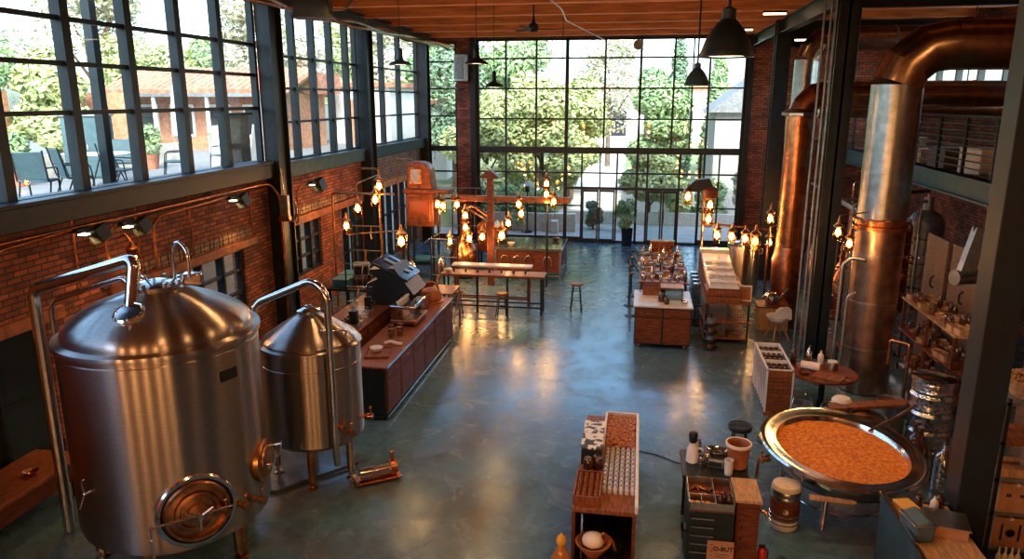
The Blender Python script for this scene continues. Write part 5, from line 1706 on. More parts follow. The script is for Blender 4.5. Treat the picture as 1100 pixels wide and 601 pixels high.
for i, (x, y) in enumerate(((-.1, 18.9), (-.15, 19.9), (-.1, 20.9))):
    t = thing('bentwood_stand', ['nearest black curved stand at left of cluttered bench', 'middle black curved stand at left of cluttered bench', 'farthest black curved stand at left of cluttered bench'][i], 'stand', (x, y, 0), 0, 'curved stands by the bench')
    MB().tube([(0, 0, .02), (0, 0, 1.1), (-.08, 0, 1.3), (.1, 0, 1.35), (.16, 0, 1.2)], .02, 8, .08).build('pole', M['black'], t)
    MB().lathe([(.13, 0), (.13, .02), (.03, .04)], n=18).build('base', M['black'], t)
    MB().ball((0, 0, 1.14), .05).build('knob', M['bronze'], t)
t = thing('cargo_trolley', 'dark trolley with glass cylinders right of cluttered bench', 'trolley', (1.5, 18.2, 0))
t.location = (1.49, 19.0, 0)
MB().bb(-.14, .14, -.9, .9, .55, .58).bb(-.14, .14, -.9, .9, .2, .23).build('deck', M['black'], t)
for b_ in (-.7, .7):
    MB().cyl((-.05, b_, .09), (.05, b_, .09), .09, n=18).bb(-.02, .02, b_ - .02, b_ + .02, .09, .56).build('wheel', M['dark'], t)
for i in range(4):
    jar(1.52, 18.35 + i * .42, .58, .11, .5, 'large blue-grey glass cylinder on dark trolley, %s from near end' % nth(i), 'jar', 'chrome', 'cylinders on the dark trolley')

# ------------------------------------------------------------------ display rack
dr = thing('display_rack', 'wooden display rack with sloped white top and reddish drawers', 'rack', (1.62, 16.95, 0))
for a in (0, .93):
    for b_ in (0, 2.9):
        MB().bb(a, a + .05, b_, b_ + .05, 0, 1.0).build('leg', M['black'], dr)
MB().bb(-.02, 1.0, -.02, 2.97, .95, 1.0).build('deck', M['woodh'], dr)
MB().bb(-.02, 1.0, -.02, 2.97, .5, .54).bb(-.02, 1.0, -.02, 2.97, .12, .15).build('shelf', M['woodh'], dr)
for k in range(2):
    z = 1.0 + k * .14
    d = MB().bb(0, .74, -.04, .0, z + .01, z + .13).bb(0, .74, 0, .6, z + .01, z + .13).build('drawer', M['woodh'], dr)
    MB().bb(.3, .44, -.06, -.04, z + .06, z + .08).build('handle', M['bronze'], d)
MB().prism([(0, 1.0), (0, 1.3), (2.9, 1.62), (2.9, 1.0)], 0.03, .75, m=UY).build('sloped_case', M['wood'], dr)
MB().prism([(.02, 1.305), (2.6, 1.59), (2.6, 1.61), (.02, 1.325)], 0.06, .72, m=UY).build('sloped_top', M['stone'], dr)
MB().bb(.03, .75, 2.62, 2.9, 1.6, 1.7).build('end_board', M['paper'], dr)
for z in (.56, .17):
    for q in (.1, .55):
        w = MB()
        for k in range(5):
            zz = z + .02 + k * .06
            w.tube([(q, .05, zz), (q + .36, .05, zz), (q + .36, .8, zz), (q, .8, zz), (q, .05, zz)], .006, 5)
        for a in range(7):
            w.cyl((q + a * .06, .05, z), (q + a * .06, .05, z + .28), .005, n=5)
        w.build('wire_basket', M['chrome'], dr)
for i in range(12):
    o = MB().bb(-.08, .08, -.11, .11, 0, .01).build('recipe_card', M['paper'], loc=(1.8 + (i % 3) * .22, 17.3 + (i // 3) * .5, 1.36 + (17.3 + (i // 3) * .5 - 16.97) * .108), rz=i * .7)
    tag(o, 'pale card on sloped rack top, %s row up, %s from left' % (nth(i // 3), nth(i % 3)), 'card', 'cards on the sloped rack top')
t = thing('picture_board', 'small framed reddish board at right side of display rack', 'board', (2.5, 17.15, 1.0), R(-8))
MB().bb(-.12, .12, -.02, .0, 0, .34).build('panel', M['lintel'], t)
MB().bb(-.14, .14, -.03, .01, -.0, .02).bb(-.14, .14, -.03, .01, .34, .36).bb(-.14, -.12, -.03, .01, 0, .36).bb(.12, .14, -.03, .01, 0, .36).build('frame', M['paper'], t)
t = thing('tiered_can', 'narrow black tiered can stand before the display rack', 'stand', (1.72, 16.5, 0))
for k in range(4):
    MB().lathe([(.14, .02 + k * .19), (.15, .03 + k * .19), (.15, .05 + k * .19), (.06, .06 + k * .19)], n=22).build('tier', M['black'], t)
    MB().lathe([(.1, .06 + k * .19), (.1, .15 + k * .19), (.02, .16 + k * .19)], n=18).build('can', M['grey'] if k % 2 else M['bronze'], t)
MB().cyl((0, 0, 0), (0, 0, .85), .02, n=8).build('pole', M['black'], t)
u = thing('steel_urn', 'tall polished steel urn behind the display rack', 'urn', (2.85, 20.7, 0))
u.location = (2.72, 20.45, 0)
u.location = (2.8, 20.75, 0)
MB().lathe([(.28, 0), (.3, .02), (.32, .1), (.32, 1.55), (.34, 1.56), (.34, 1.62), (.3, 1.64)], n=36).build('body', M['steel'], u)
MB().lathe([(.33, 1.63), (.33, 1.67), (.2, 1.72), (.03, 1.74), (.03, 1.78), (.01, 1.78)], n=36).build('lid', M['chrome'], u)
for a in (-1, 1):
    MB().tube([(a * .32, 0, 1.3), (a * .4, 0, 1.3), (a * .4, 0, 1.45), (a * .32, 0, 1.45)], .015, 7).build('handle', M['chrome'], u)
u2 = dup(u, (3.15, 21.6, 0), 0, 'dark steel urn standing just behind the polished one', 'steel urns by the rack', .95)
u['group'] = 'steel urns by the rack'
t = thing('watering_can', 'crumpled silver watering can on wooden box by the duct', 'watering can', (3.33, 18.5, .6), R(30))
MB().lathe([(.14, 0), (.17, .05), (.16, .22), (.1, .28), (.09, .27), (.02, .26)], n=20).build('body', M['silver'], t)
MB().tube([(.14, 0, .06), (.34, 0, .2), (.45, 0, .34)], .025, 8).build('spout', M['silver'], t)
MB().tube([(-.14, 0, .08), (-.28, 0, .2), (-.08, 0, .34), (.06, 0, .27)], .015, 7, .06).build('handle', M['silver'], t)
t = thing('wooden_box', 'wooden planter box under the watering can', 'box', (3.35, 18.5, 0))
MB().bb(-.35, .35, -.3, .3, 0, .56).build('body', M['woodl'], t)
MB().bb(-.38, .38, -.33, .33, .56, .6).build('rim', M['wood'], t)
t = thing('shell_chair', 'white shell chair with splayed wooden legs near middle column', 'chair', (3.35, 17.6, 0), R(200))
MB().lathe([(.02, .42), (.18, .43), (.25, .5), (.27, .56), (.25, .56), (.17, .46), (.02, .45)], n=24).build('seat', M['white'], t)
MB().prism([(-.22, .5), (.22, .5), (.2, .75), (.1, .82), (-.1, .82), (-.2, .75)], .2, .23, m=UX).build('backrest', M['white'], t, bev=.01)
for k in range(4):
    a = pi / 4 + k * pi / 2
    MB().tube([(cos(a) * .08, sin(a) * .08, .43), (cos(a) * .28, sin(a) * .28, 0)], .016, 8).build('leg', M['woodl'], t)

# ------------------------------------------------------------------ slatted box full of bottle tops
cr = thing('slatted_crate_stack', 'tall narrow wooden crate with white metal side frames', 'crate', (2.4, 13.0, 0))
for i in range(11):
    MB().bb(0, .4, 0, .025, .05 + i * .072, .05 + i * .072 + .066).build('front_plank', M['woodh'], cr)
MB().bb(.02, .38, .03, 1.5, .04, .7).build('body', M['wood'], cr)
MB().bb(-.04, .46, -.05, .1, 0, .045).build('foot_board', M['woodh'], cr)
for x in (-.02, .42):
    MB().bb(x - .012, x + .012, 0, 1.52, .82, .86).bb(x - .012, x + .012, 0, .03, 0, .86).bb(x - .012, x + .012, 1.5, 1.53, 0, .86).build('side_frame', M['white'], cr)
for i in range(9):
    MB().tube([(-.025, .02 + i * .165, .06), (-.025, .16 + i * .165, .45), (-.025, .05 + i * .165, .84)], .01, 6, .1).build('lattice', M['white'], cr)
for i in range(4):
    MB().bb(0, .4, .01 + i * .5, .025 + i * .5, .72, .86).build('divider', M['white'], cr)
p = None
for i in range(36):
    x, y = 2.455 + (i % 4) * .095, 13.09 + (i // 4) * .158
    if p is None:
        p = thing('round_tin', 'small copper tin in slatted crate, first row back, first from left', 'tin', (x, y, .7), 0, 'tins packed in the slatted crate')
        MB().lathe([(.04, 0), (.042, .01), (.042, .09)], n=12).build('body', M['copperd'], p)
        MB().lathe([(.044, .09), (.044, .12), (.02, .13), (.003, .13)], n=12).build('lid', M['bronze'], p)
    else:
        dup(p, (x, y, .7), label='small copper tin in slatted crate, %s row back, %s from left' % (nth(i // 4), nth(i % 4)))

# round table at the foot of the thick duct with things on it
rt = thing('round_table', 'round dark wooden table in front of the thickest duct', 'table', (3.42, 13.45, 0))
MB().lathe([(.56, .66), (.58, .67), (.58, .7), (.56, .71)], n=48).build('tabletop', M['wood'], rt)
MB().lathe([(.07, .03), (.05, .2), (.06, .66)], n=16).build('pedestal', M['black'], rt)
MB().lathe([(.3, 0), (.3, .02), (.06, .05)], n=28).build('base', M['black'], rt)
o = MB().bb(-.25, .25, -.17, .17, 0, .035).bb(.25, .37, -.04, .04, 0, .035).build('cutting_board', M['woodh'], loc=(3.45, 13.15, .71), rz=-.5, bev=.008)
tag(o, 'wooden cutting board on front edge of round table', 'cutting board')
t = thing('rolled_towel', 'rolled pale towel lying on the round wooden table', 'towel', (3.2, 13.5, .79), R(-20))
MB().cyl((-.16, 0, 0), (.16, 0, 0), .075, n=20).build('roll', M['paper'], t)
MB().cyl((-.17, 0, 0), (-.16, 0, 0), .04, n=16).build('roll_core', M['leather'], t)
for i, (x, y, h_, m, lb) in enumerate([(2.95, 13.75, .4, 'bottle', 'tall dark bottle at left back of round table'), (3.25, 13.9, .34, 'silver', 'silvery bottle at back of round table'), (3.45, 13.85, .28, 'paper', 'white bottle close to the thick duct')]):
    bottle(x, y, .71, .055, h_, lb, m)
jar(3.6, 13.6, .71, .1, .16, 'squat steel tin on round table touching the duct side', 'steel', 'white')
bowl(3.05, 13.25, .71, .1, .06, 'little brown bowl at left of round table', 'wood')
for i, (x, y) in enumerate(((2.95, 12.75), (3.35, 12.5))):
    t = thing('metal_pail', ['dark metal pail under left edge of round table', 'dark metal pail under front edge of round table'][i], 'pail', (x, y, 0), 0, 'pails below the round table')
    MB().lathe([(.13, 0), (.17, .35), (.18, .36), (.16, .36), (.12, .02), (.01, .02)], n=24).build('body', M['grey'], t)
    MB().tube([(-.17, 0, .34), (-.12, .05, .5), (.12, .05, .5), (.17, 0, .34)], .008, 6, .08).build('handle', M['chrome'], t)
# drums, canister and plank
for i, (x, y, r_, h_, lb) in enumerate([(3.0, 11.75, .2, .55, 'dark metal drum left of the cream canister'), (3.75, 11.8, .27, .6, 'larger grey drum under the middle of the red plank'), (4.25, 12.35, .22, .68, 'grey drum at right end of the red plank')]):
    t = thing('metal_drum', lb, 'drum', (x, y, 0), 0, 'drums behind the great pan')
    MB().lathe([(r_, 0), (r_, h_ * .33), (r_ * 1.04, h_ * .35), (r_, h_ * .37), (r_, h_ * .66), (r_ * 1.04, h_ * .68), (r_, h_ * .7), (r_, h_), (r_ * .95, h_), (r_ * .95, h_ - .03)], n=32).build('body', M['grey'], t)
    MB().lathe([(r_ * .94, h_ - .03), (.01, h_ - .02)], n=32).build('lid', M['bronze'], t)
    MB().tube([(r_, 0, h_ * .8), (r_ + .06, 0, h_ * .8), (r_ + .06, 0, h_ * .6), (r_, 0, h_ * .6)], .01, 6).build('handle', M['chrome'], t)
o = MB().prism([(-.7, -.1), (.55, -.14), (.75, -.05), (.75, .06), (-.6, .14)], 0, .06).build('red_plank', M['woodh'], loc=(3.75, 11.95, .69), rz=.35, bev=.01)
tag(o, 'thick reddish plank lying across the metal drums', 'plank')
t = thing('cream_canister', 'tall grey canister with cream lid behind the great pan', 'canister', (3.38, 12.0, 0))
MB().lathe([(.13, 0), (.14, .02), (.14, .62)], n=28).build('body', M['duct'], t)
MB().lathe([(.15, .62), (.155, .64), (.155, .69), (.145, .7), (.155, .71), (.155, .76), (.12, .8), (.01, .81)], n=28).build('lid', M['paper'], t)
t = thing('copper_stand_pipe', 'tall copper pipe frame standing right of the thick duct', 'pipe frame', (4.75, 13.3, 0))
MB().tube([(-.0, 0, .02), (0, 0, 1.35), (-.25, .2, 1.35), (-.25, .2, .9)], .03, 10, .05).build('pipe', M['copper'], t)
MB().tube([(.12, 0, .02), (.12, 0, 1.1)], .035, 10).build('pipe', M['copperd'], t)
MB().bb(-.1, .22, -.1, .1, 0, .03).build('base', M['black'], t)
pl = thing('black_platform', 'low dark basin behind the thick duct on the floor', 'basin', (5.15, 17.0, 0))
MB().lathe([(.3, 0), (.42, .14), (.44, .15), (.4, .15), (.3, .03), (.01, .03)], n=32).build('bowl', M['copperd'], pl)
for k in range(3):
    a = k * 2.1
    MB().cyl((cos(a) * .3, sin(a) * .3, 0), (cos(a) * .3, sin(a) * .3, .1), .03, n=8).build('foot', M['black'], pl)

# ------------------------------------------------------------------ great pan of orange mash
kt = thing('mash_pan', 'huge round steel pan full of orange mash at right', 'pan', (2.88, 10.0, 0))
TM_ = Matrix.Rotation(R(5.0), 3, 'X') @ Matrix.Rotation(R(3.5), 3, 'Y')
C0 = Vector((0, 0, .84))
MB().lathe([(.02, -.5), (.5, -.46), (.82, -.3), (.93, -.1), (.95, 0), (1.02, .01), (1.06, .0), (1.08, .02), (1.06, .05), (1.0, .05), (.93, .03), (.86, .02), (.84, -.03), (.8, -.1)], C0, 96, TM_).build('basin', M['chrome'], kt)
ml = MB()
rnd = random.Random(3)
N, K = 72, 20
vs = []
for k in range(K + 1):
    for i in range(N):
        a = 2 * pi * i / N
        q = .835 * k / K
        v = Vector((cos(a) * q, sin(a) * q, -.045 + .02 * cos(q * 1.8) + rnd.uniform(-.006, .006)))
        vs.append(TM_ @ v + C0)
ml.add(vs, [(k * N + i, k * N + (i + 1) % N, (k + 1) * N + (i + 1) % N, (k + 1) * N + i) for k in range(K) for i in range(N)])
o = ml.build('mash', M['mash'])
o.location = kt.location
tag(o, 'grainy orange mash filling the huge steel pan', 'mash', kind='stuff')
for k in range(5):
    a = k * 2 * pi / 5 + .5
    MB().cyl((cos(a) * .7, sin(a) * .7, .5), (cos(a) * .78, sin(a) * .78, 0), .04, .035, 12).build('leg', M['chrome'], kt)
MB().tube([(cos(a) * .66, sin(a) * .66, .2) for a in [i * pi / 16 for i in range(33)]], .015, 6).build('ring_brace', M['chrome'], kt)
hb = MB()
for k in range(14):
    a = k * 2 * pi / 14
    p = TM_ @ Vector((cos(a) * 1.05, sin(a) * 1.05, .0)) + C0
    hb = MB().cyl(p + Vector((0, 0, -.08)), p + Vector((0, 0, .0)), .018, n=8).build('rim_clamp', M['chrome'], kt) if k % 2 else hb
vb = MB()
p = TM_ @ Vector((-.98, -.25, -.1)) + C0
MB().tube([p, p + Vector((-.14, -.06, -.02)), p + Vector((-.16, -.08, -.3))], .02, 8, .04).build('side_tap', M['bronze'], kt)
clamp_valve(vb, p + Vector((0, -.12, 0)), (-.9, -.3, 0), 1.0)
vb.build('side_valve', M['bronze'], kt)
p = TM_ @ Vector((-.99, .05, -.02)) + C0
MB().ball(p + Vector((-.06, 0, 0)), .07, 14, 8, 1.3).build('gauge', M['jar'], kt)
t = MB().tube([(-.45, -.35, .0), (.0, -.02, .1), (.35, .25, .2)], .022, 8).build('stirring_paddle', M['chrome'], loc=(3.85, 10.95, .86))
tag(t, 'steel paddle handle leaning on far right rim of the pan', 'paddle')
t = MB().prism([(0, -.05), (.5, -.03), (.55, 0), (.5, .03), (0, .05)], 0, .03).build('wooden_shelf_bracket', M['woodl'], loc=(2.28, 9.0, .6), rz=-.1)
tag(t, 'pale wooden paddle between canister and pan rim', 'paddle')
t.name = 'wooden_paddle'
t = thing('striped_keg', 'tall grey keg with cream lid and round badge before pan', 'keg', (2.06, 9.3, 0))
MB().lathe([(.16, 0), (.175, .02), (.18, .1), (.18, .14)], n=36).build('foot_band', M['paper'], t)
MB().lathe([(.178, .14), (.19, .3), (.185, .44)], n=36).build('body', M['wood'], t)
MB().lathe([(.187, .44), (.19, .46), (.182, .48), (.19, .5), (.19, .54), (.18, .56)], n=36).build('upper_band', M['duct'], t)
MB().lathe([(.18, .55), (.185, .58), (.17, .62), (.1, .65), (.01, .655)], n=36).build('lid', M['paper'], t)
bd = Vector((-.22, -.975, 0)).normalized()
MB().lathe([(.035, 0), (.035, .006), (.026, .006), (.026, .003), (.012, .004), (.012, .007), (.002, .007)], bd * .187 + Vector((.02, 0, .3)), 20, rot_to(bd)).build('round_badge', M['paper'], t)
for k in range(3):
    MB().lathe([(.181 + .003 * k, .08 + .06 * k), (.187 + .003 * k, .085 + .06 * k), (.187 + .003 * k, .095 + .06 * k), (.181 + .003 * k, .1 + .06 * k)], n=36).build('hoop', M['chrome'], t)

t = stool('bar_stool', 'black round bar stool beside the great pan', 1.62, 10.62, .78, .17, 'black', 'black')
for z in (.8,):
    MB().tube([(cos(a) * .165, sin(a) * .165, z) for a in [i * pi / 12 for i in range(25)]], .014, 6).build('seat_ring', M['black'], t)
c = MB().tube([(0, 0, .01), (-.3, .2, .01), (-.6, .1, .01), (-.9, .35, .01), (-1.4, .5, .01)], .008, 6, .15).build('floor_cable', M['black'], loc=(1.4, 10.7, 0))
tag(c, 'thin dark cable lying on floor left of black stool', 'cable')

M['amberb'] = mat('amber_bottle', (.3, .1, .03), .15, noise=.4, nscale=40, spec=.8)
# ------------------------------------------------------------------ near display counter with goods
nt_ = thing('display_counter', 'narrow wooden display counter with tray of goods, front centre', 'counter', (-.62, 7.8, 0))
MB().bb(0, .74, 0, 2.65, .82, .88).build('top', M['woodh'], nt_, bev=.008)
for a in (0, .7):
    MB().bb(a, a + .04, 0, 2.6, .0, .82).build('side_panel', M['wood'], nt_)
MB().bb(.04, .7, 1.0, 1.04, 0, .82).build('back_panel', M['black'], nt_)
MB().bb(.04, .7, 0.02, 1.0, .04, .07).build('shelf', M['wood'], nt_)
MB().bb(.04, .7, 1.04, 2.6, 0, .82).build('body', M['wood'], nt_)
MB().bb(.72, .76, 0, 2.68, .86, .95).bb(.27, .3, 1.55, 2.68, .88, .95).bb(.27, .76, 2.65, 2.68, .88, .95).build('white_edge', M['white'], nt_, bev=.005)
MB().tube([(.12, .03, .07), (.12, .03, .8)], .015, 8).build('rod', M['chrome'], nt_)
mb = MB()
rnd = random.Random(11)
for i in range(900):
    x, y = rnd.uniform(-.31, .08), rnd.uniform(9.37, 10.42)
    r_ = rnd.uniform(.014, .024)
    mb.ball((x, y, .89 + rnd.uniform(0, .035)), r_, 5, 4, .7)
o = mb.build('candied_nuts', mat('candied_nuts', (.75, .3, .12), .4, c2=(.16, .03, .015), nscale=45), smooth=False)
tag(o, 'heap of red-brown candied nuts in far tray of counter', 'food', kind='stuff')
p = None
for i in range(60):
    x, y = -.27 + (i % 6) * .068, 8.2 + (i // 6) * .115
    if p is None:
        p = bottle(x, y, .88, .027, .12, 'clear bottle on display counter, first row back, first from left', 'clear', 'clear bottles on display counter', 'chrome')
    else:
        dup(p, (x, y, .88), label='clear bottle on display counter, %s row back, %s from left' % (nth(i // 6), nth(i % 6)))
c0 = crate(-.46, 8.2, .88, .3, .62, .11, 'red-brown crate of small bottles at counter front left', 'woodh')
p = None
for i in range(28):
    x, y = -.565 + (i % 4) * .07, 7.96 + (i // 4) * .08
    if p is None:
        p = bottle(x, y, .9, .027, .13, 'amber bottle in front crate, first row back, first from left', 'amberb', 'amber bottles in the front crate', 'copper')
    else:
        dup(p, (x, y, .9), label='amber bottle in front crate, %s row back, %s from left' % (nth(i // 4), nth(i % 4)))
t = thing('patterned_box', 'black box topped by black-and-white patterned lid on counter', 'box', (-.47, 9.3, .88))
MB().bb(-.13, .13, -.42, .42, 0, .22).build('body', M['black'], t, bev=.008)
pat = mat('blotched_white', (.75, .75, .72), .5, c2=(.02, .02, .02), nscale=9)
pat.node_tree.nodes['Color Ramp'].color_ramp.elements[0].position = .47
pat.node_tree.nodes['Color Ramp'].color_ramp.elements[1].position = .5
MB().bb(-.14, .14, -.43, .43, .22, .24).build('lid', pat, t)
for i, (x, y, r_) in enumerate(((-.5, 8.72, .06), (-.38, 8.8, .07))):
    jar(x, y, .88, r_, .18, ['dark round jar left of pair between crate and patterned box', 'dark round jar right of pair between crate and patterned box'][i], 'bottle', 'silver')
# below and in front of the counter
t = thing('mixing_bowl_stack', 'brown clay bowl with pale ball on a stand under counter', 'bowl', (-.36, 7.72, 0))
MB().lathe([(.14, .0), (.12, .02), (.07, .3), (.09, .36)], n=24).build('stand', M['wood'], t)
MB().lathe([(.09, .36), (.14, .42), (.2, .5), (.21, .52), (.19, .52), (.12, .44), (.01, .4)], n=28).build('bowl', M['leather'], t)
MB().ball((0, 0, .53), .13, 16, 10, .7).build('ball', M['paper'], t)
MB().tube([(.12, 0, .52), (.1, -.03, .66), (.22, -.05, .6), (.26, -.05, .46)], .018, 8, .04).build('tongs', M['copper'], t)
t = thing('amber_bottle', 'round amber glass decanter at the bottom left of counter', 'bottle', (-.72, 7.45, 0))
MB().lathe([(.08, 0), (.1, .02), (.12, .15), (.11, .26), (.06, .36), (.04, .42), (.045, .44)], n=22).build('body', mat('amber_bottle_glass', (.45, .16, .03), .15, noise=.3, spec=.8), t)
MB().lathe([(.05, .44), (.06, .47), (.05, .52), (.015, .55), (.005, .57)], n=16).build('stopper', mat('amber_stopper', (.7, .35, .03), .25, noise=.2), t)
t.location = (-.7, 7.4, .22)
t = crate(-.72, 7.35, 0, .36, .4, .22, 'pale wooden slatted crate under the amber decanter', 'woodl')
MB().bb(-.18, .18, -.2, .2, .18, .22).build('lid', M['woodl'], t)
for i, (x, lb, m) in enumerate(((-.44, 'small brown cardboard box at the bottom edge, left', 'card'), (-.2, 'small orange cardboard box at the bottom edge, right', 'card'))):
    t = thing('cardboard_box', lb, 'box', (x, 7.3, 0), R(5 - 10 * i), 'small boxes at the bottom edge')
    MB().bb(-.11, .11, -.12, .12, 0, .34).build('body', M[m], t, bev=.004)
    MB().bb(-.02, .02, -.122, .122, .3, .343).build('tape', M['paper'], t)
bowl(-.05, 7.55, 0, .12, .1, 'small dark bowl on floor at counter right foot', 'bronze')
t = thing('cast_pot', 'dark cast pot on the floor behind clay bowl stand', 'pot', (-.15, 8.2, .07))
MB().lathe([(.12, 0), (.16, .1), (.16, .2), (.15, .2), (.14, .1), (.01, .02)], n=24).build('body', M['black'], t)
MB().lathe([(.165, .2), (.1, .25), (.02, .27), (.02, .3), (.005, .3)], n=24).build('lid', M['black'], t)

# ------------------------------------------------------------------ black tool cart
kt2 = thing('tool_cart', 'black drawer cart with compartment tray, front right of centre', 'cart', (.72, 8.0, 0))
MB().bb(0, .52, 0, .62, .08, .86).build('body', M['black'], kt2, bev=.008)
for i in range(6):
    d = MB().bb(.02, .3, -.012, 0, .14 + i * .11, .235 + i * .11).build('drawer', M['black'], kt2)
    MB().bb(.03, .29, -.024, -.012, .215 + i * .11, .225 + i * .11).build('handle', M['grey'], d)
for x in (.06, .46):
    for y in (.08, .54):
        MB().cyl((x - .015, y, .04), (x + .015, y, .04), .04, n=14).build('caster', M['dark'], kt2)
MB().bb(0, .52, 0, .62, .86, .88).build('tray_floor', M['wood'], kt2)
for a in ((0, .012, 0, .62), (.508, .52, 0, .62), (0, .52, 0, .012), (0, .52, .608, .62), (.3, .31, 0, .62), (0, .52, .2, .21), (.14, .15, 0, .2)):
    MB().bb(a[0], a[1], a[2], a[3], .88, .97).build('divider', M['duct'], kt2)
MB().bb(-.06, 0, .05, .2, .55, .58).bb(-.06, -.04, .05, .2, .45, .58).build('side_handle', M['black'], kt2)
pst = MB().bb(-.15, .15, -.006, .006, -.15, .15).build('poster', M['card'], loc=(1.1, 7.975, .36))
tag(pst, 'square orange-brown sign fixed low on black cart front', 'sign')


def text(s, size, loc, parent, m, rot=(pi / 2, 0, 0), name='lettering'):
    c = bpy.data.curves.new(name, 'FONT')
    c.body = s
    c.size = size
    c.extrude = .0015
    c.offset = size * .02
    c.align_x = 'CENTER'
    o = bpy.data.objects.new(name, c)
    col.objects.link(o)
    dg = bpy.context.evaluated_depsgraph_get()
    me = bpy.data.meshes.new_from_object(o.evaluated_get(dg))
    bpy.data.objects.remove(o)
    me.materials.clear()
    me.materials.append(m)
    q = bpy.data.objects.new(name, me)
    col.objects.link(q)
    q.parent = parent
    q.location = loc
    q.rotation_euler = rot
    return q


text('O-BUT', .075, (.03, -.009, .03), pst, M['black'])
for i, (x, z, w) in enumerate(((0, -.02, .1), (.07, -.02, .05), (-.1, .1, .03), (-.1, .02, .03), (.0, -.05, .12), (-.1, -.04, .03))):
    MB().bb(x - w / 2, x + w / 2, -.008, -.0055, z - .003, z + .003).build('small_print', M['black'], pst)
for i, (x, y, lb) in enumerate(((1.1, 8.08, 'dark bottle at left of trio on cart front'), (1.15, 8.15, 'dark bottle at centre of trio on cart front'), (1.2, 8.08, 'dark bottle at right of trio on cart front'))):
    bottle(x - .02, y - .0, .88, .035, .2, lb, group='bottle trio on the cart')
p = None
for i in range(10):
    x, y = .78 + (i % 5) * .05, 8.3 + (i // 5) * .16
    o = MB().lathe([(.018, -.07), (.02, 0), (.012, .05), (.006, .07)], n=10, m=Matrix.Rotation(pi / 2, 3, 'Y')).build('copper_fitting', M['bronze' if i % 2 else 'copper'], loc=(x + .02, y, .905), rz=i * .5) if p is None else dup(p, (x + .02, y, .905), i * .8)
    p = p or o
    tag(o, 'copper fitting in cart compartment, %s row back, %s from left' % (nth(i // 5), nth(i % 5)), 'fitting', 'fittings in the large cart compartment')
for i in range(4):
    o = MB().ball((0, 0, 0), .03, 12, 8).build('red_tomato', M['red'], loc=(1.07 + (i % 2) * .065, 8.28 + (i // 2) * .07, .912))
    tag(o, ['front left', 'front right', 'back left', 'back right'][i] + ' small red ball in cart tray', 'ball', 'red balls in the cart tray')
    o.name = 'red_ball'
for i in range(4):
    o = MB().cyl((0, 0, 0), (0, 0, .045), .025, n=12).build('orange_cap', mat('orange_plastic', (.8, .3, .03), .4) if i == 0 else bpy.data.materials['orange_plastic'], loc=(.76 + i * .06, 8.1, .882))
    tag(o, 'small orange cap in front cart compartment, %s from left' % nth(i), 'cap', 'orange caps in the cart tray')
# side cabinet at the right of the cart and items behind it
sc_ = thing('side_cabinet', 'tall narrow reddish cabinet at right of the black cart', 'cabinet', (1.27, 8.1, 0))
MB().bb(0, .26, 0, .5, 0, .96).build('body', M['wood'], sc_, bev=.006)
MB().bb(-.02, .28, -.02, .52, .96, 1.0).build('top', M['woodl'], sc_, bev=.006)
d = MB().bb(.03, .23, -.015, 0, .1, .9).build('cabinet_door', M['wood'], sc_)
for k in range(5):
    MB().tube([(.06, -.02, .2 + k * .14), (.06, -.05, .24 + k * .14), (.1, -.03, .27 + k * .14)], .01, 6).build('hook', M['chrome'], d)
MB().tube([(.26, .2, .75), (.36, .18, .78), (.38, .16, .7)], .018, 8, .04).build('side_tap', M['copper'], sc_)
bt = table('service_table', 'dark service table behind the cart carrying jugs and scale', 'table', .68, 1.5, 8.72, 9.45, .92, 'black', 'black', .04, .04)
t = thing('kitchen_scale', 'grey scale with tilted steel pan on service table', 'scale', (1.12, 9.1, .92), R(-10))
MB().bb(-.15, .15, -.14, .14, 0, .12).build('body', M['grey'], t, bev=.02)
MB().lathe([(.1, .13), (.15, .16), (.17, .2), (.16, .2), (.1, .15), (.01, .14)], (0, 0, .0), 24, Matrix.Rotation(R(-14), 3, 'X')).build('pan', M['chrome'], t)
MB().bb(-.08, .08, -.15, -.14, .03, .09).build('dial_window', M['navy'], t)
t = thing('clay_bucket', 'brown clay bucket with pale rim beside the scale', 'bucket', (1.38, 9.05, .92))
MB().lathe([(.1, 0), (.12, .02), (.145, .3), (.16, .31), (.16, .34), (.145, .34), (.13, .3), (.1, .03), (.01, .03)], n=32).build('body', M['leather'], t)
MB().lathe([(.147, .3), (.163, .31), (.163, .345), (.145, .345), (.145, .3)], n=32, cap=False).build('rim', M['paper'], t)
t = thing('white_jug', 'white jug with black funnel top on service table left', 'jug', (.82, 9.1, .92))
MB().lathe([(.06, 0), (.08, .02), (.07, .2), (.045, .26), (.05, .28)], n=22).build('body', M['white'], t)
MB().lathe([(.04, .27), (.05, .3), (.06, .38), (.05, .42), (.01, .43)], n=18).build('funnel', M['black'], t)
MB().tube([(.07, 0, .2), (.13, 0, .19), (.12, 0, .08), (.075, 0, .06)], .012, 7, .03).build('handle', M['white'], t)
for i, (x, y, h_, lb) in enumerate(((.92, 8.95, .2, 'clear ribbed glass nearest on service table'), (1.0, 9.02, .22, 'clear ribbed glass between jug and scale'), (.9, 9.25, .24, 'clear ribbed glass behind the white jug'))):
    jar(x, y, .92, .045, h_, lb, 'silver', 'chrome', 'ribbed glasses on service table')
o = MB().lathe([(.05, 0), (.055, .2), (.05, .2), (.045, .02), (.01, .02)], n=18).build('pale_cup', M['white'], loc=(1.25, 8.84, .92))
tag(o, 'pale blue-white cup before the clay bucket', 'cup')
t = thing('fire_extinguisher', 'small red extinguisher at the bottom edge right of cart', 'extinguisher', (1.62, 8.25, 0))
MB().lathe([(.05, 0), (.055, .02), (.055, .26), (.03, .31)], n=20).build('cylinder', M['red'], t)
MB().bb(-.04, .03, -.012, .012, .31, .35).build('handle', M['black'], t)
MB().tube([(.02, 0, .32), (.07, 0, .28), (.06, 0, .12)], .008, 6, .03).build('hose', M['black'], t)
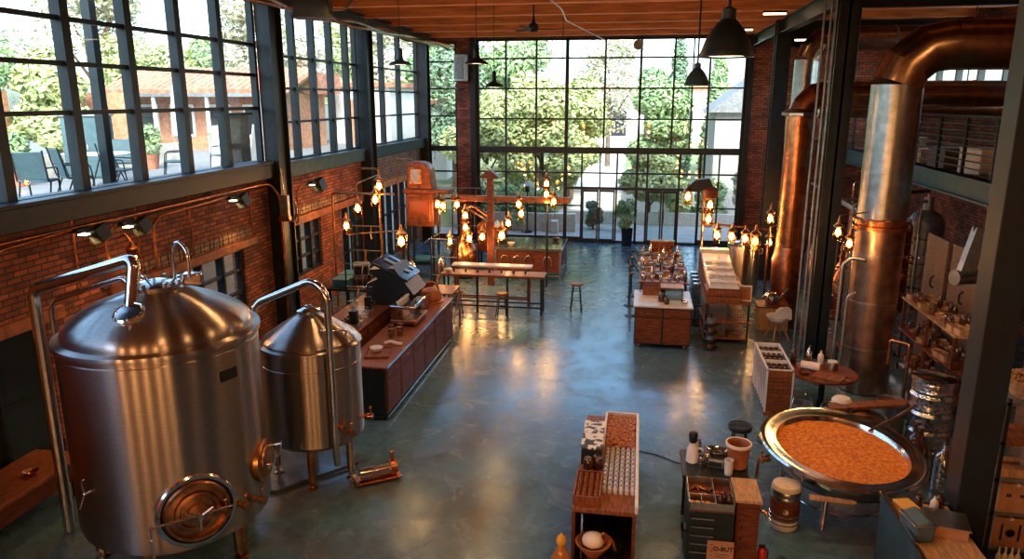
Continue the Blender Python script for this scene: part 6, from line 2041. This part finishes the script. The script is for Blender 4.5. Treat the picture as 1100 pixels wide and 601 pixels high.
t = thing('black_boot', 'small dark pot with lid at bottom edge beside extinguisher', 'pot', (1.83, 8.15, 0))
t.name = 'lidded_pot'
MB().lathe([(.07, 0), (.08, .1), (.08, .2)], n=20).build('body', M['black'], t)
MB().lathe([(.085, .2), (.05, .25), (.015, .27), (.005, .28)], n=20).build('lid', M['dark'], t)

# ------------------------------------------------------------------ steel counter at the lower right
mc = thing('steel_counter', 'tall teal-lit steel counter cut by the bottom right edge', 'counter', (3.05, 6.6, 0))
MB().bb(0, .03, 0, 2.2, 0, .86).build('side_panel', M['teal'], mc)  # teal panel colour stands in for daylight reflected in the steel
MB().bb(.03, .75, 2.15, 2.2, 0, .8).build('end_panel', M['teal'], mc)
MB().bb(.03, .75, 0, 2.18, .74, .78).build('shelf_top', M['woodl'], mc)
MB().bb(-.01, .035, -.01, 2.22, .86, .88).build('edge_trim', M['chrome'], mc)
MB().bb(.72, .75, 0, 2.2, 0, .78).build('back_panel', M['black'], mc)
o = MB().bb(-.1, .1, -.12, .12, 0, .1).build('yellow_sponge_box', mat('yellow_card', (.7, .36, .06), .7), loc=(3.25, 8.55, .78), rz=.3, bev=.01)
tag(o, 'small yellow box on wooden top of steel counter', 'box')
o.name = 'yellow_box'
t = thing('teal_toaster', 'grey-teal metal bin leaning on steel counter edge', 'bin', (3.2, 8.05, .78), R(10))
t.name = 'metal_bin'
MB().prism([(-.1, 0), (.1, 0), (.12, .2), (.04, .26), (-.12, .2)], -.17, .17, m=UX).build('body', M['seatt'], t, bev=.02)
MB().bb(-.13, .13, -.18, .18, .19, .21).build('rim', M['duct'], t, bev=.005)
t = thing('open_carton', 'open box with grey lid at back of steel counter', 'box', (3.55, 8.2, .78), R(-12))
MB().bb(-.2, .2, -.18, .18, 0, .12).build('body', M['card'], t)
MB().bb(-.22, .22, -.2, .2, .12, .14).build('lid', M['duct'], t)
for i, (x, y, lb) in enumerate(((3.4, 8.6, 'dark bottle lying next to yellow box, left one'), (3.55, 8.55, 'white-capped bottle in middle behind yellow box'), (3.65, 8.65, 'brown bottle nearest the teal column'))):
    bottle(x, y, .78, .045, .24, lb, ['bottle', 'paper', 'bottle'][i])
t = thing('foil_drum', 'tall foil-wrapped drum between the pan and teal column', 'drum', (4.72, 12.0, 0))
pr = []
for i in range(25):
    pr.append((.3 + (.018 if i % 2 else 0) + .008 * sin(i * 2.1), .02 + i * .049))
MB().lathe(pr, n=40).build('body', M['silver'], t)
MB().lathe([(.3, 1.19), (.33, 1.2), (.33, 1.25), (.26, 1.28), (.01, 1.29)], n=36).build('lid', M['chrome'], t)
for i, (x, y, h_, m, lb) in enumerate([(4.2, 10.9, .5, 'bottle', 'dark demijohn left of trio near foil drum'), (4.45, 10.65, .45, 'silver', 'silver demijohn in front of foil drum'), (4.7, 10.8, .5, 'bottle', 'dark demijohn right of trio near foil drum'),
                                       (4.3, 11.3, .42, 'bottle', 'dark demijohn touching the foil drum left side')]):
    bottle(x, y, 0, .14, h_ + .35, lb, m, 'demijohns near the foil drum')

# shelf with goods along the right side
sh = thing('goods_shelf', 'three-tier wooden shelf full of goods under the mezzanine', 'shelf', (5.45, 13.3, 0))
for z, m in ((.25, 'woodh'), (.85, 'woodh'), (1.5, 'woodl')):
    MB().bb(0, .62, 0, 2.7, z, z + .04).build('shelf_board', M[m], sh)
for y in (.05, 1.3, 2.6):
    for x in (.02, .55):
        MB().bb(x, x + .05, y, y + .05, 0, 1.5).build('post', M['wood'], sh)
MB().bb(-.03, 0, 0, 2.7, .2, .34).build('front_rail', M['chrome'], sh)
rnd = random.Random(9)
shp = {}
for z in (.29, .89, 1.54):
    for i in range(12):
        for j in range(2):
            x, y = 5.6 + j * .28 + rnd.uniform(-.03, .03), 13.45 + i * .21 + rnd.uniform(-.03, .03)
            kd = ['j', 'b', 'w', 't'][rnd.randrange(4)]
            if kd not in shp:
                if kd == 'j':
                    shp[kd] = jar(x, y, z, .07, .2, '', fill='food')
                elif kd == 'b':
                    shp[kd] = bottle(x, y, z, .045, .27, '', 'bottle')
                elif kd == 'w':
                    shp[kd] = bowl(x, y, z, .09, .08, '', 'woodl')
                else:
                    shp[kd] = crate(x, y, z, .18, .17, .1, '', 'woodl')
                o = shp[kd]
            else:
                o = dup(shp[kd], (x, y, z), rnd.uniform(0, .4))
            tier = {.29: 'bottom', .89: 'middle', 1.54: 'top'}[z]
            nm = {'j': 'jar of red-brown food', 'b': 'dark bottle', 'w': 'pale wooden bowl', 't': 'small pale open crate'}[kd]
            o['label'] = nm + ' on %s tier of goods shelf, %s back, %s' % (tier, nth(i), ['front', 'rear'][j])
            o['group'] = nm + 's, %s tier' % tier
bp_ = thing('black_display', 'flat black panel standing at near end of goods shelf', 'panel', (5.2, 12.9, 0))
MB().bb(-.03, .03, -.3, .3, .12, 1.1).build('panel', M['black'], bp_, bev=.01)
MB().bb(-.15, .15, -.3, .3, 0, .03).bb(-.02, .02, -.02, .02, .03, .14).build('foot', M['black'], bp_)
for i, (x, y, lb) in enumerate(((6.1, 16.3, 'tall pale timber panel leaning beyond the goods shelf'), (6.15, 15.0, 'tall pale timber panel directly behind goods shelf'), (5.9, 11.2, 'tall pale timber panel right of the teal column'))):
    t = thing('timber_partition', lb, 'panel', (x, y, 0), R(4 * i), 'tall timber partitions')
    MB().bb(0, .05, -.55, .55, .05, 2.75 + .3 * (i == 2)).build('board', M['woodp'], t)
    MB().bb(-.02, .07, -.57, .57, 0, .06).build('foot_rail', M['wood'], t)
    MB().tube([(-.02, -.1, 1.7), (-.08, -.1, 1.75), (-.08, -.1, 1.9), (-.02, -.1, 1.95)], .02, 7).build('handle', M['black'], t)
# dark stills below the mezzanine
for i, (x, y, lb) in enumerate(((5.95, 18.6, 'dark copper column tank left under the mezzanine'), (6.9, 19.3, 'dark column tank right under the mezzanine'), (6.3, 21.5, 'dark column tank farthest under the mezzanine'))):
    t = thing('distilling_tank', lb, 'tank', (x, y, 0), 0, 'dark tanks under the mezzanine')
    MB().lathe([(.3, .45), (.42, .6), (.42, 2.6), (.3, 2.8), (.12, 2.9), (.1, 3.2)], n=36).build('body', M['grey'] if i else M['copperd'], t)
    for z in (1.0, 1.6, 2.2):
        MB().lathe([(.42, z), (.45, z + .01), (.45, z + .05), (.42, z + .06)], n=36).build('band', M['chrome'], t)
    for k in range(4):
        a = k * pi / 2 + .4
        MB().cyl((cos(a) * .33, sin(a) * .33, .55), (cos(a) * .36, sin(a) * .36, 0), .03, n=8).build('leg', M['chrome'], t)
    MB().tube([(0, 0, 3.2), (0, 0, 3.35), (-.55, 0, 3.3), (-.55, 0, .8)], .04, 8, .1).build('down_pipe', M['chrome'], t)
    MB().tube([(-.3, -.45, 0), (-.3, -.45, 3.0)], .02, 8).build('gauge_tube', M['chrome'], t)
for i, (x, y, z, r_) in enumerate(((5.1, 19.5, 0, .2), (5.4, 20.6, 0, .25), (5.0, 21.9, 0, .22), (5.3, 23.3, 0, .25), (5.2, 25.0, 0, .25), (6.0, 24.2, 0, .3))):
    t = thing('copper_vessel', ['copper vessel nearest in the row before dark tanks', 'copper vessel second in the row before dark tanks', 'copper vessel third in the row before dark tanks',
                                'copper vessel fourth in the row before dark tanks', 'copper vessel farthest in the row before dark tanks', 'largest copper vessel set back near the far tank'][i], 'vessel', (x, y, z), 0, 'copper vessels on the right')
    MB().lathe([(r_ * .7, .02), (r_, .2), (r_, .9), (r_ * .6, 1.15), (r_ * .2, 1.3), (r_ * .18, 1.7)], n=28).build('body', M['copper' if i % 2 else 'copperd'], t)
    MB().lathe([(r_ * .8, 0), (r_ * .75, .06)], n=24).build('foot_ring', M['black'], t)
    MB().tube([(0, 0, 1.68), (0, 0, 1.85), (r_ * 1.4, 0, 1.75), (r_ * 1.4, 0, .5)], .025, 8, .08).build('pipe', M['chrome'], t)
t = rail('overhead_pipes', 'dark tangle of pipes hanging under the mezzanine beam', [('pipe', [(5.0, 17.5, 3.0), (5.2, 24.0, 3.0), (6.2, 25.5, 2.6)]), ('pipe', [(5.4, 17.0, 2.7), (5.5, 23, 2.75), (5.5, 23.2, 1.6)]), ('pipe', [(5.0, 18.5, 0), (5.0, 18.5, 3.1), (6.6, 18.5, 3.2)]),
                                                                                     ('pipe', [(4.9, 21.0, 0), (4.9, 21.0, 2.9), (6.5, 21.0, 2.9)])], .035, 'grey', 'pipes')

# shelves with cartons right of the near column
bs = thing('steel_shelving', 'grey steel shelving with cartons right of teal column', 'shelf', (4.35, 8.95, 0))
for z in (.16, .64, 1.08, 1.55, 2.05):
    MB().bb(0, 1.6, 0, .6, z - .03, z).build('shelf_board', M['grey'] if z != 1.55 else M['woodh'], bs)
for x in (0, 1.56):
    for y in (0, .56):
        MB().bb(x, x + .04, y, y + .04, 0, 2.1).build('post', M['black'], bs)


def carton(x, y, z, w, d_, h_, label, mark=0, m='card'):
    t = thing('cardboard_box', label, 'box', (x, y, z), 0, 'cartons on the steel shelving')
    MB().bb(-w / 2, w / 2, -d_ / 2, d_ / 2, 0, h_).build('body', M[m], t, bev=.004)
    MB().bb(-.02, .02, -d_ / 2 - .001, d_ / 2 + .001, h_ - .03, h_ + .002).build('tape', M['paper'], t)
    if mark == 1:
        for q in (-.09, .06):
            MB().prism([(q - .03, h_ * .55), (q + .03, h_ * .55), (q + .02, h_ * .68), (q, h_ * .62), (q - .02, h_ * .68)], -d_ / 2 - .003, -d_ / 2, m=UX).build('printed_mark', M['black'], t)
    if mark == 2:
        MB().lathe([(.055, 0), (.055, .003), (.035, .003), (.035, 0)], (0, -d_ / 2, h_ * .5), 24, Matrix.Rotation(pi / 2, 3, 'X')).build('printed_ring', M['black'], t)
        for q in (-.1, .1):
            MB().bb(q - .012, q + .012, -d_ / 2 - .003, -d_ / 2, h_ * .25, h_ * .8).build('printed_mark', M['black'], t)
    return t


carton(4.62, 9.15, .64, .38, .36, .38, 'brown carton with two dark marks on steel shelving', 1)
carton(4.62, 9.15, .16, .36, .34, .4, 'brown carton printed with a dark ring on shelving', 2)
carton(5.08, 9.2, .64, .38, .36, .36, 'plain brown carton right of the marked carton', 0)
carton(5.1, 9.2, .16, .36, .34, .4, 'dark brown carton right of ring-printed carton', 0, 'cardd')
carton(5.2, 9.2, 1.55, .4, .36, .3, 'reddish carton on the upper wooden board', 0, 'cardd')
carton(4.95, 9.25, 1.08, .3, .3, .28, 'small dark carton behind the tilted tray', 0, 'cardd')
t = crate(4.6, 9.2, 1.08, .38, .34, .1, 'shallow pale wooden tray on steel shelving', 'woodl')
t = thing('wicker_basket', 'large basket of brown chips on top of steel shelving', 'basket', (4.75, 9.25, 2.05))
MB().lathe([(.24, 0), (.32, .2), (.33, .22), (.3, .22), (.22, .02), (.01, .02)], n=32).build('basket', M['woodl'], t)
mb = MB()
rnd = random.Random(2)
for i in range(380):
    a, q = rnd.random() * 2 * pi, .29 * math.sqrt(rnd.random())
    mb.box((cos(a) * q, sin(a) * q, .2 + rnd.uniform(-.02, .1) * (1 - q / .4)), (.04, .03, .01), m=Matrix.Rotation(rnd.random() * 6, 3, 'Z') @ Matrix.Rotation(rnd.random() * 2, 3, 'X'))
o = mb.build('brown_chips', M['card'], smooth=False)
o.location = t.location
tag(o, 'loose brown chips heaped in the basket on shelving', 'food', kind='stuff')
for i in range(4):
    o = bottle(4.42 + i * .07, 8.75, 0, .032, .3, 'white plastic bottle at shelving foot, %s from left' % nth(i), 'paper', 'white bottles at shelving foot', 'white')

# ------------------------------------------------------------------ wooden bench low at the left edge
t = thing('wall_bench', 'dark wooden wall bench low behind domed tank at left', 'bench', (-8.45, 6.0, -.22))
MB().bb(0, .8, 0, 2.6, .74, .8).build('top', M['woodh'], t, bev=.01)
MB().prism([(0.05, .45), (.7, .45), (.78, .74), (0.05, .74)], .0, 2.5, m=UX).build('apron', M['wood'], t)
for x in (.08, .68):
    for y in (.08, 2.4):
        MB().bb(x, x + .07, y, y + .07, .22, .74).build('leg', M['black'], t)
bowl(-7.9, 7.9, .58, .1, .07, 'small dark bowl on the wooden wall bench', 'bronze')
crate(-8.0, 7.1, .58, .4, .3, .2, 'dark crate at left edge on the wall bench', 'wood')

# ------------------------------------------------------------------ clutter among the ducts on the right
for i, (x, y, h_, lb) in enumerate(((4.3, 17.6, 2.2, 'dark valve frame left of thick duct, behind middle column'), (5.6, 17.4, 2.6, 'dark valve frame right of thick duct, nearest'), (4.6, 20.0, 2.4, 'dark valve frame beside copper coloured duct'))):
    t = thing('valve_frame', lb, 'frame', (x, y, 0), 0, 'dark valve frames by the ducts')
    for a in (0, .5):
        MB().tube([(a, 0, 0), (a, 0, h_)], .025, 8).build('upright', M['grey'], t)
    for k in range(5):
        z = .4 + k * (h_ - .5) / 5
        MB().tube([(-.08, 0, z), (.58, 0, z), (.62, -.1, z + .12)], .018, 7, .04).build('crossbar', M['bronze' if k % 2 else 'chrome'], t)
        w = MB()
        w.lathe([(.07, 0), (.08, .01), (.07, .02), (.055, .02), (.055, 0)], (.12 + .06 * k, -.05, z), 18, Matrix.Rotation(pi / 2, 3, 'X'), cap=False)
        w.tube([(.05 + .06 * k, -.06, z), (.19 + .06 * k, -.06, z)], .008, 6).tube([(.12 + .06 * k, 0, z), (.12 + .06 * k, -.07, z)], .01, 6)
        w.build('hand_wheel', M['copper'], t)
for i, (x, y, z) in enumerate(((4.45, 17.45, 2.25), (5.75, 17.3, 1.9))):
    pass
t = thing('low_shelf', 'small wooden shelf of pots behind the round table', 'shelf', (4.5, 15.6, 0))
MB().bb(-.3, .5, -.2, .2, .5, .54).bb(-.3, .5, -.2, .2, .1, .13).build('shelf_board', M['woodh'], t)
for a in (-.28, .46):
    for b_ in (-.18, .16):
        MB().bb(a, a + .03, b_, b_ + .03, 0, .52).build('post', M['black'], t)
jar(4.35, 15.6, .54, .1, .26, 'amber-filled jar on low shelf behind the thick duct', fill='mash')
bowl(4.65, 15.6, .54, .14, .12, 'copper bowl on low shelf behind the thick duct', 'copper')
